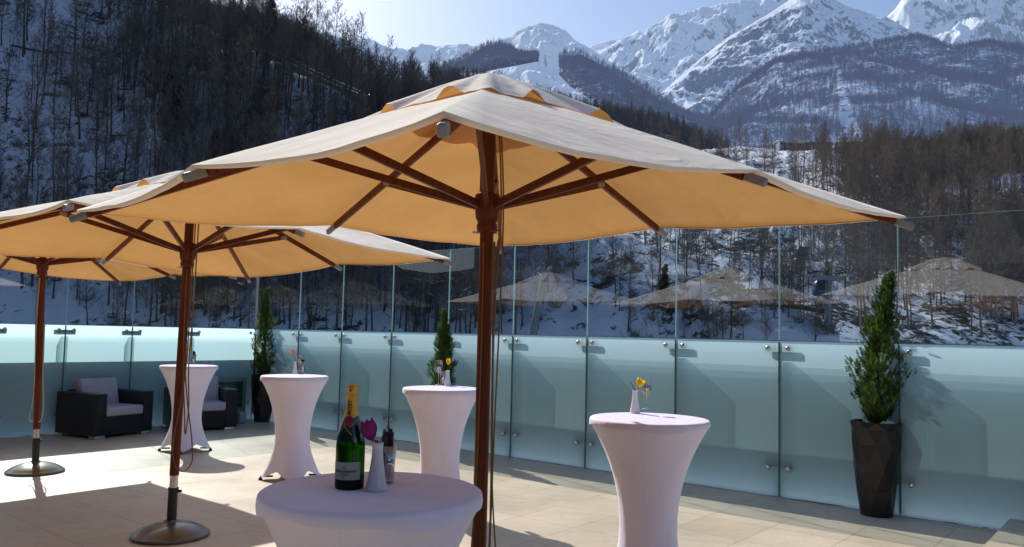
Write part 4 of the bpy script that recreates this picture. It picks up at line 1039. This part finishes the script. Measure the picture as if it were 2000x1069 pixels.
# utility cabinet by the corner
q = T(S0 + .10, -.62); t = thing('utility_cabinet', 'low grey green cabinet with glazed front between armchair and far planter', 'cabinet', q)
ax_, nx_ = -N, R
b = MB(); b.box(nx_ * .04 + Vector((0, 0, .37)), ax_ * .36, nx_ * .05, (0, 0, .37), 0, .008); b.obj('housing', simple('cabinet_grey', (.17, .22, .23), .45), t)
b = MB(); b.box(nx_ * .094 + Vector((0, 0, .46)), ax_ * .29, nx_ * .004, (0, 0, .22), 0); gl = b.obj('glazed_front', simple('cabinet_green_glass', (.015, .07, .06), .15), t)
for z in (.33, .47): b = MB(); b.box(nx_ * .1005 + Vector((0, 0, z)), ax_ * .285, nx_ * .0025, (0, 0, .008)); b.obj('shelf_line', simple('cabinet_line', (.03, .12, .10), .3), gl)
b = MB(); b.box(nx_ * .101 + ax_ * .17 + Vector((0, 0, .60)), ax_ * .05, nx_ * .003, (0, 0, .035)); b.obj('plate', simple('pale_plate', (.2, .33, .33), .4), gl)
q = T(S0 + .42, -.50); b = MB(); b.box((0, 0, .10), R * .10, N * .07, (0, 0, .10), 0, .03)
tag(b.obj('plastic_box', simple('pale_box', (.26, .32, .40), .4), None, q), 'small pale plastic box on the floor beside the far planter', 'box')

# ------------------------------------------------------------------ potted conifers
def conifer(label, base, pot_h, pot_r, outline, seed, rot=0, nclump=520):
    """outline: list of (z above pot, left, right) extents across the view"""
    g = random.Random(seed); t = thing('potted_conifer', label, 'potted conifer', base, rot)
    b = MB(); n = 9; rings = []
    zs = [0, .035, .25, .52, .76, .93, 1.0]; rs = [.62, .66, .75, .86, .94, .985, 1.0]
    for j, (z, r) in enumerate(zip(zs, rs)):
        ring = []
        for i in range(n):
            an = 2 * pi * (i + (.5 if j % 2 else 0)) / n; rr = pot_r * r * (1 + (g.uniform(-.025, .025) if 0 < j < 6 else 0)); ring.append(Vector((rr * cos(an), rr * sin(an), z * pot_h + (g.uniform(-.03, .03) if 1 < j < 5 else 0))))
        rings.append(ring)
    for j in range(len(rings) - 1):
        A_, B_ = rings[j], rings[j + 1]
        for i in range(n):
            if j % 2 == 0: tri = [(A_[i], A_[(i + 1) % n], B_[i]), (A_[(i + 1) % n], B_[(i + 1) % n], B_[i])]
            else: tri = [(A_[i], A_[(i + 1) % n], B_[(i + 1) % n]), (A_[i], B_[(i + 1) % n], B_[i])]
            for q in tri: b.add(q, [(0, 1, 2)])
    inner = [Vector((v.x * .93, v.y * .93, pot_h + .002)) for v in rings[-1]]; low = [Vector((v.x * .9, v.y * .9, pot_h - .06)) for v in rings[-1]]
    b.loft([rings[-1], inner, low], 0, False); b.add(rings[0], [tuple(range(n - 1, -1, -1))])
    b.obj('pot', M['pot'], t)
    b = MB(); b.add([Vector((v.x, v.y, pot_h - .045)) for v in low], [tuple(range(n))]); b.obj('soil', M['soil'], t)
    ztop = outline[-1][0]
    def ext(z):
        for (z0, l0, r0), (z1, l1, r1) in zip(outline, outline[1:]):
            if z0 <= z <= z1:
                u = (z - z0) / (z1 - z0); return l0 + (l1 - l0) * u, r0 + (r1 - r0) * u
        return outline[-1][1:]
    b = MB(); stem = []
    for k in range(9):
        z = ztop * .93 * k / 8; l, r = ext(z); stem.append(Vector(((l + r) / 2, 0, pot_h - .05 + z)))
    b.tube(curve(stem, 4), [.022 * (1 - i / 33) + .003 for i in range(33)], 7); b.obj('trunk', M['bark'], t)
    b = MB()
    def spray(o, d, L, w):
        d = d.normalized(); s = d.cross(Vector((g.uniform(-.4, .4), g.uniform(-.4, .4), 1))).normalized()
        for q in range(5):
            u = q / 5; p = o + d * L * u
            for sg in (-1, 1):
                e = (d * .75 + s * sg * g.uniform(.5, .9) + Vector((0, 0, g.uniform(-.15, .25)))).normalized(); ll = L * (.55 - .35 * u) * g.uniform(.7, 1.15)
                m = e.cross(d.cross(s)).normalized() * w
                b.add([p, p + e * ll * .5 + m, p + e * ll, p + e * ll * .5 - m], [(0, 1, 2, 3)])
        m = s * w; b.add([o, o + d * L * .5 + m, o + d * L * 1.1, o + d * L * .5 - m], [(0, 1, 2, 3)])
    for k in range(int(nclump * 2.6)):
        z = ztop * (1 - (1 - g.random()) ** .85) if k > 8 else ztop * (.9 + .1 * k / 9); l, r = ext(z); cx, hw = (l + r) / 2, (r - l) / 2 * 1.0
        an = g.uniform(0, 2 * pi); lump = .82 + .62 * noise.noise(Vector((cos(an) * 1.5 + seed, sin(an) * 1.5, z * 5.0)))
        rad = hw * lump * (g.uniform(.25, 1.12) ** .6); p = Vector((cx + rad * cos(an), rad * .9 * sin(an), pot_h + z))
        d = Vector((cos(an) * .75, sin(an) * .75, g.uniform(.6, 1.9)))
        L = g.uniform(.035, .085) * (1 if z < ztop * .85 else .7)
        spray(p - d.normalized() * L * .5, d, L, .0040)
        if g.random() < .6: spray(p - d.normalized() * L * .3 + Vector((g.uniform(-.02, .02), g.uniform(-.02, .02), .02)), d + Vector((g.uniform(-.6, .6), g.uniform(-.6, .6), .2)), L * .9, .0038)
    b.obj('crown', M['thuja'], t)
    return t
pr = T(0, 0); base = on(1712, 1012, 0) + Vector((.06, .13, 0)); k = base.y / F
def out_px(rows, cx, y0, k): return [((y0 - y) * k, (l - cx) * k, (r - cx) * k) for y, l, r in rows]
conifer('big potted conifer in the right foreground, tall dark faceted planter', base, 178 * k, 47 * k,
        out_px([(842, 1695, 1725), (825, 1682, 1745), (800, 1668, 1758), (770, 1664, 1765), (735, 1666, 1768), (700, 1674, 1764), (665, 1686, 1762), (640, 1702, 1762), (615, 1712, 1758), (590, 1722, 1757), (568, 1735, 1756), (553, 1742, 1748)], 1712, 842, k), 4, .1, 760)
d_ = ray(860, 868); e_ = Vector((0, 0, EYE)); base = e_ + d_ * ((P0 - N * .36 - e_).dot(N) / d_.dot(N)); base.z = 0; k = base.y / F
conifer('middle potted conifer behind the table beside the big parasol pole', base, .80, .205,
        out_px([(750, 845, 875), (735, 830, 888), (705, 831, 888), (680, 838, 884), (655, 842, 880), (630, 848, 873), (610, 853, 869), (592, 858, 864)], 858, 750, k), 14, 1.1, 560)
base = on(511, 824, 0) + Vector((0, .02, 0)); k = base.y / F
conifer('far potted conifer in the corner of the glass walls', base, 90 * k, 24 * k,
        out_px([(735, 498, 520), (720, 486, 535), (695, 484, 542), (670, 490, 544), (650, 500, 543), (630, 508, 543), (605, 514, 540), (585, 520, 536), (568, 525, 531)], 511, 735, k), 24, 2.0, 560)

# ------------------------------------------------------------------ lift, village and other far things
M['mast'] = simple('galvanised_steel', (.13, .15, .175), .6, 0, .1, 1)
M['cabin'] = simple('blue_cabin', (.02, .045, .11), .3, 0, .1, 4)
M['cabin_glass'] = simple('cabin_window', (.02, .03, .05), .12)
def lift_tower(label, px, ytop, ybot, d, arm=3.2, lean=0.0, r=.55):
    p1, p0 = at(px + lean, ytop, d), at(px, ybot, d); t = thing('lift_tower', label, 'lift tower', p0 - Vector((0, 0, 6)))
    o_ = p0 - Vector((0, 0, 6)); b = MB(); b.tube([Vector((0, 0, 0)), p0 - o_, p1 - o_], [r, r, r * .62], 12); b.obj('mast', M['mast'], t)
    c = p1 - o_; b = MB(); b.box(c + Vector((0, 0, .2)), (arm, 0, 0), (0, .35, 0), (0, 0, .22)); 
    for s in (-1, 1): b.box(c + Vector((s * arm, 0, .55)), (.18, 0, 0), (0, 1.6, 0), (0, 0, .16))
    b.obj('crossarm', M['mast'], t); b = MB()
    for s in (-1, 1):
        for k in range(4): b.lathe([(.3, -.08), (.3, .08)], 10, c + Vector((s * arm, -1.2 + .8 * k, .75)))
    b.obj('sheave', M['black_tube'], t); return p1
def gondola(label, px, py, d, s=1.0):
    p = at(px, py, d); t = thing('gondola_cabin', label, 'gondola', p)
    b = MB(); rings = []
    for z, w_, r_ in ((-1.0, .62, .2), (-.9, .8, .3), (-.1, .92, .35), (.7, .82, .35), (1.0, .55, .25)):
        ring = []
        for q, (sx, sy) in enumerate(((1, 1), (-1, 1), (-1, -1), (1, -1))):
            for i in range(4):
                a = q * pi / 2 + i * pi / 6; ring.append(Vector((sx * (w_ - r_) + r_ * cos(a), sy * (w_ - r_) + r_ * sin(a), z)) * s)
        rings.append(ring)
    b.loft(rings, 0, True, True, True); b.obj('body', M['cabin'], t)
    for sx in (-1, 1):
        b = MB(); b.box(Vector((0, sx * .93, .15)) * s, (.6 * s, 0, 0), (0, .02, 0), (0, 0, .45 * s)); b.obj('window', M['cabin_glass'], t)
    b = MB(); b.tube([Vector((0, 0, 1.0)) * s, Vector((0, 0, 2.4)) * s, Vector((.35, 0, 3.0)) * s], .07 * s, 6); b.obj('hanger', M['mast'], t)
pt = lift_tower('grey lift tower with crossarm behind the right glass, left of the big conifer', 1617, 547, 668, 84, 1.5, .5, .40)
lift_tower('leaning grey lift tower behind the glass right of the big parasol pole', 1042, 535, 645, 82, .5, 22, .42)
gondola('blue gondola cabin just left of the right lift tower', 1602, 563, 98, .95)
gondola('upper blue gondola cabin on the sunlit slope behind the glass', 1565, 495, 150, 1.2)
gondola('lower blue gondola cabin on the sunlit slope behind the glass', 1560, 516, 150, 1.2)
gondola('dark gondola cabin below the rim of the big parasol, right of its pole', 1014, 491, 88, .95)
for i, (a_, b_) in enumerate((((1022, 478, 90), (1120, 610, 86)), ((1000, 470, 92), (1060, 540, 82)))):
    pa_, pb_ = at(*a_), at(*b_); mid = (pa_ + pb_) / 2 - Vector((0, 0, .6)); b = MB(); b.tube(curve([pa_, mid, pb_], 10), .035, 5)
    tag(b.obj('lift_cable', M['mast']), ['long thin lift cable slanting down behind the glass right of the big pole', 'short thin lift cable running to the leaning lift tower'][i], 'cable')
pa_ = at(330, 30, 240)
for i, (a_, b_, c_) in enumerate((((520, 92, 250), (640, 150, 230), (735, 191, 215)), ((520, 100, 250), (640, 158, 230), (738, 196, 215)), ((735, 191, 215), (750, 208, 212), (775, 260, 205)))):
    b = MB(); b.tube(curve([at(*a_), at(*b_), at(*c_)], 10), .14, 5)
    tag(b.obj('lift_cable', simple('pale_cable_%d' % i, (.45, .43, .42), .5)), ['upper pale lift cable descending the left ridge', 'lower pale lift cable descending the left ridge', 'steep pale lift cable dropping behind the left edge of the big parasol'][i], 'cable')
gondola('dark blue gondola cabin near the foot of the pale cables', 729, 199, 212, 1.9)
# village on the shelf
M['wallg'] = simple('village_wall', (.30, .31, .33), .8, 0, .1, .4); M['wallb'] = simple('village_wall_brown', (.20, .15, .12), .8, 0, .1, .4)
M['roofd'] = simple('village_roof', (.16, .17, .20), .6, 0, .15, .4); M['roofs'] = simple('village_snow_roof', (.72, .75, .82), .8, 0, .05, .4); M['win'] = simple('village_window', (.03, .035, .045), .2)
def house(label, px, py, d, w_, dp, h, rh, wall, roof, rz):
    u_ = min(.98, max(0, (px - 1180) / 1170)); p = hpoint('opposite_hillside', u_, .985) + Vector((0, 0, 1.6)); t = thing('house', label, 'house', p - Vector((0, 0, 2)), rz)
    b = MB(); b.box((0, 0, (h + 2) / 2), (w_, 0, 0), (0, dp, 0), (0, 0, (h + 2) / 2)); z = h + 2
    b.add([(-w_, -dp, z), (-w_, dp, z), (-w_, 0, z + rh)], [(0, 1, 2)]); b.add([(w_, -dp, z), (w_, dp, z), (w_, 0, z + rh)], [(0, 2, 1)]); b.obj('wall', M[wall], t)
    b = MB(); e = .5
    for s in (-1, 1):
        q = [Vector((-w_ - e, 0, z + rh + .06)), Vector((w_ + e, 0, z + rh + .06)), Vector((w_ + e, s * (dp + e), z - rh * e / dp + .06)), Vector((-w_ - e, s * (dp + e), z - rh * e / dp + .06))]
        b.add(q + [v + Vector((0, 0, .3)) for v in q], [(0, 1, 2, 3), (4, 5, 6, 7), (0, 1, 5, 4), (1, 2, 6, 5), (2, 3, 7, 6), (3, 0, 4, 7)])
    b.obj('roof', M[roof], t)
    n = max(2, int(w_ / 1.8))
    for k in range(n):
        b = MB(); b.box((-w_ + (2 * k + 1) * w_ / n, -dp - .04, 2 + h * .55), (w_ / n * .35, 0, 0), (0, .05, 0), (0, 0, h * .2)); b.obj('window', M['win'], t)
for a in (('small grey shed with blue front at the left end of the snowfield', 1527, 304, 470, 2.6, 2.2, 3.2, .6, 'wallg', 'roofs', .2), ('long grey roofed house behind the snowfield, next to the blue shed', 1548, 300, 480, 5, 3, 2.6, 1.6, 'wallb', 'roofd', .15),
          ('brown gabled house behind the middle of the snowfield', 1572, 300, 482, 3.4, 3, 2.4, 2.0, 'wallb', 'roofd', -.5), ('low grey house behind the trees of the snowfield', 1606, 297, 480, 4.5, 3, 2.4, 1.4, 'wallg', 'roofd', .1),
          ('pale grey house at the foot of the avalanche gully', 1648, 292, 485, 4, 3, 3.0, 1.2, 'wallg', 'roofs', .3), ('taller pale house right of the avalanche gully foot', 1672, 288, 490, 3.2, 3, 4.2, 1.4, 'wallg', 'roofd', -.2), ('brown house at the right end of the village', 1700, 293, 480, 3.6, 3, 3.2, 1.4, 'wallb', 'roofs', .2)):
    house(*a)

# ------------------------------------------------------------------ render settings
SC.view_settings.view_transform = 'Standard'; SC.view_settings.look = 'None'; SC.view_settings.exposure = 0; SC.view_settings.gamma = 1
SC.render.engine = 'CYCLES'
cy = SC.cycles
cy.max_bounces = 10; cy.diffuse_bounces = 4; cy.glossy_bounces = 4; cy.transmission_bounces = 8; cy.transparent_max_bounces = 40
cy.caustics_reflective = False; cy.caustics_refractive = False; cy.sample_clamp_indirect = 4
try:
    cy.use_denoising = True; cy.denoiser = 'OPENIMAGEDENOISE'
except Exception: pass
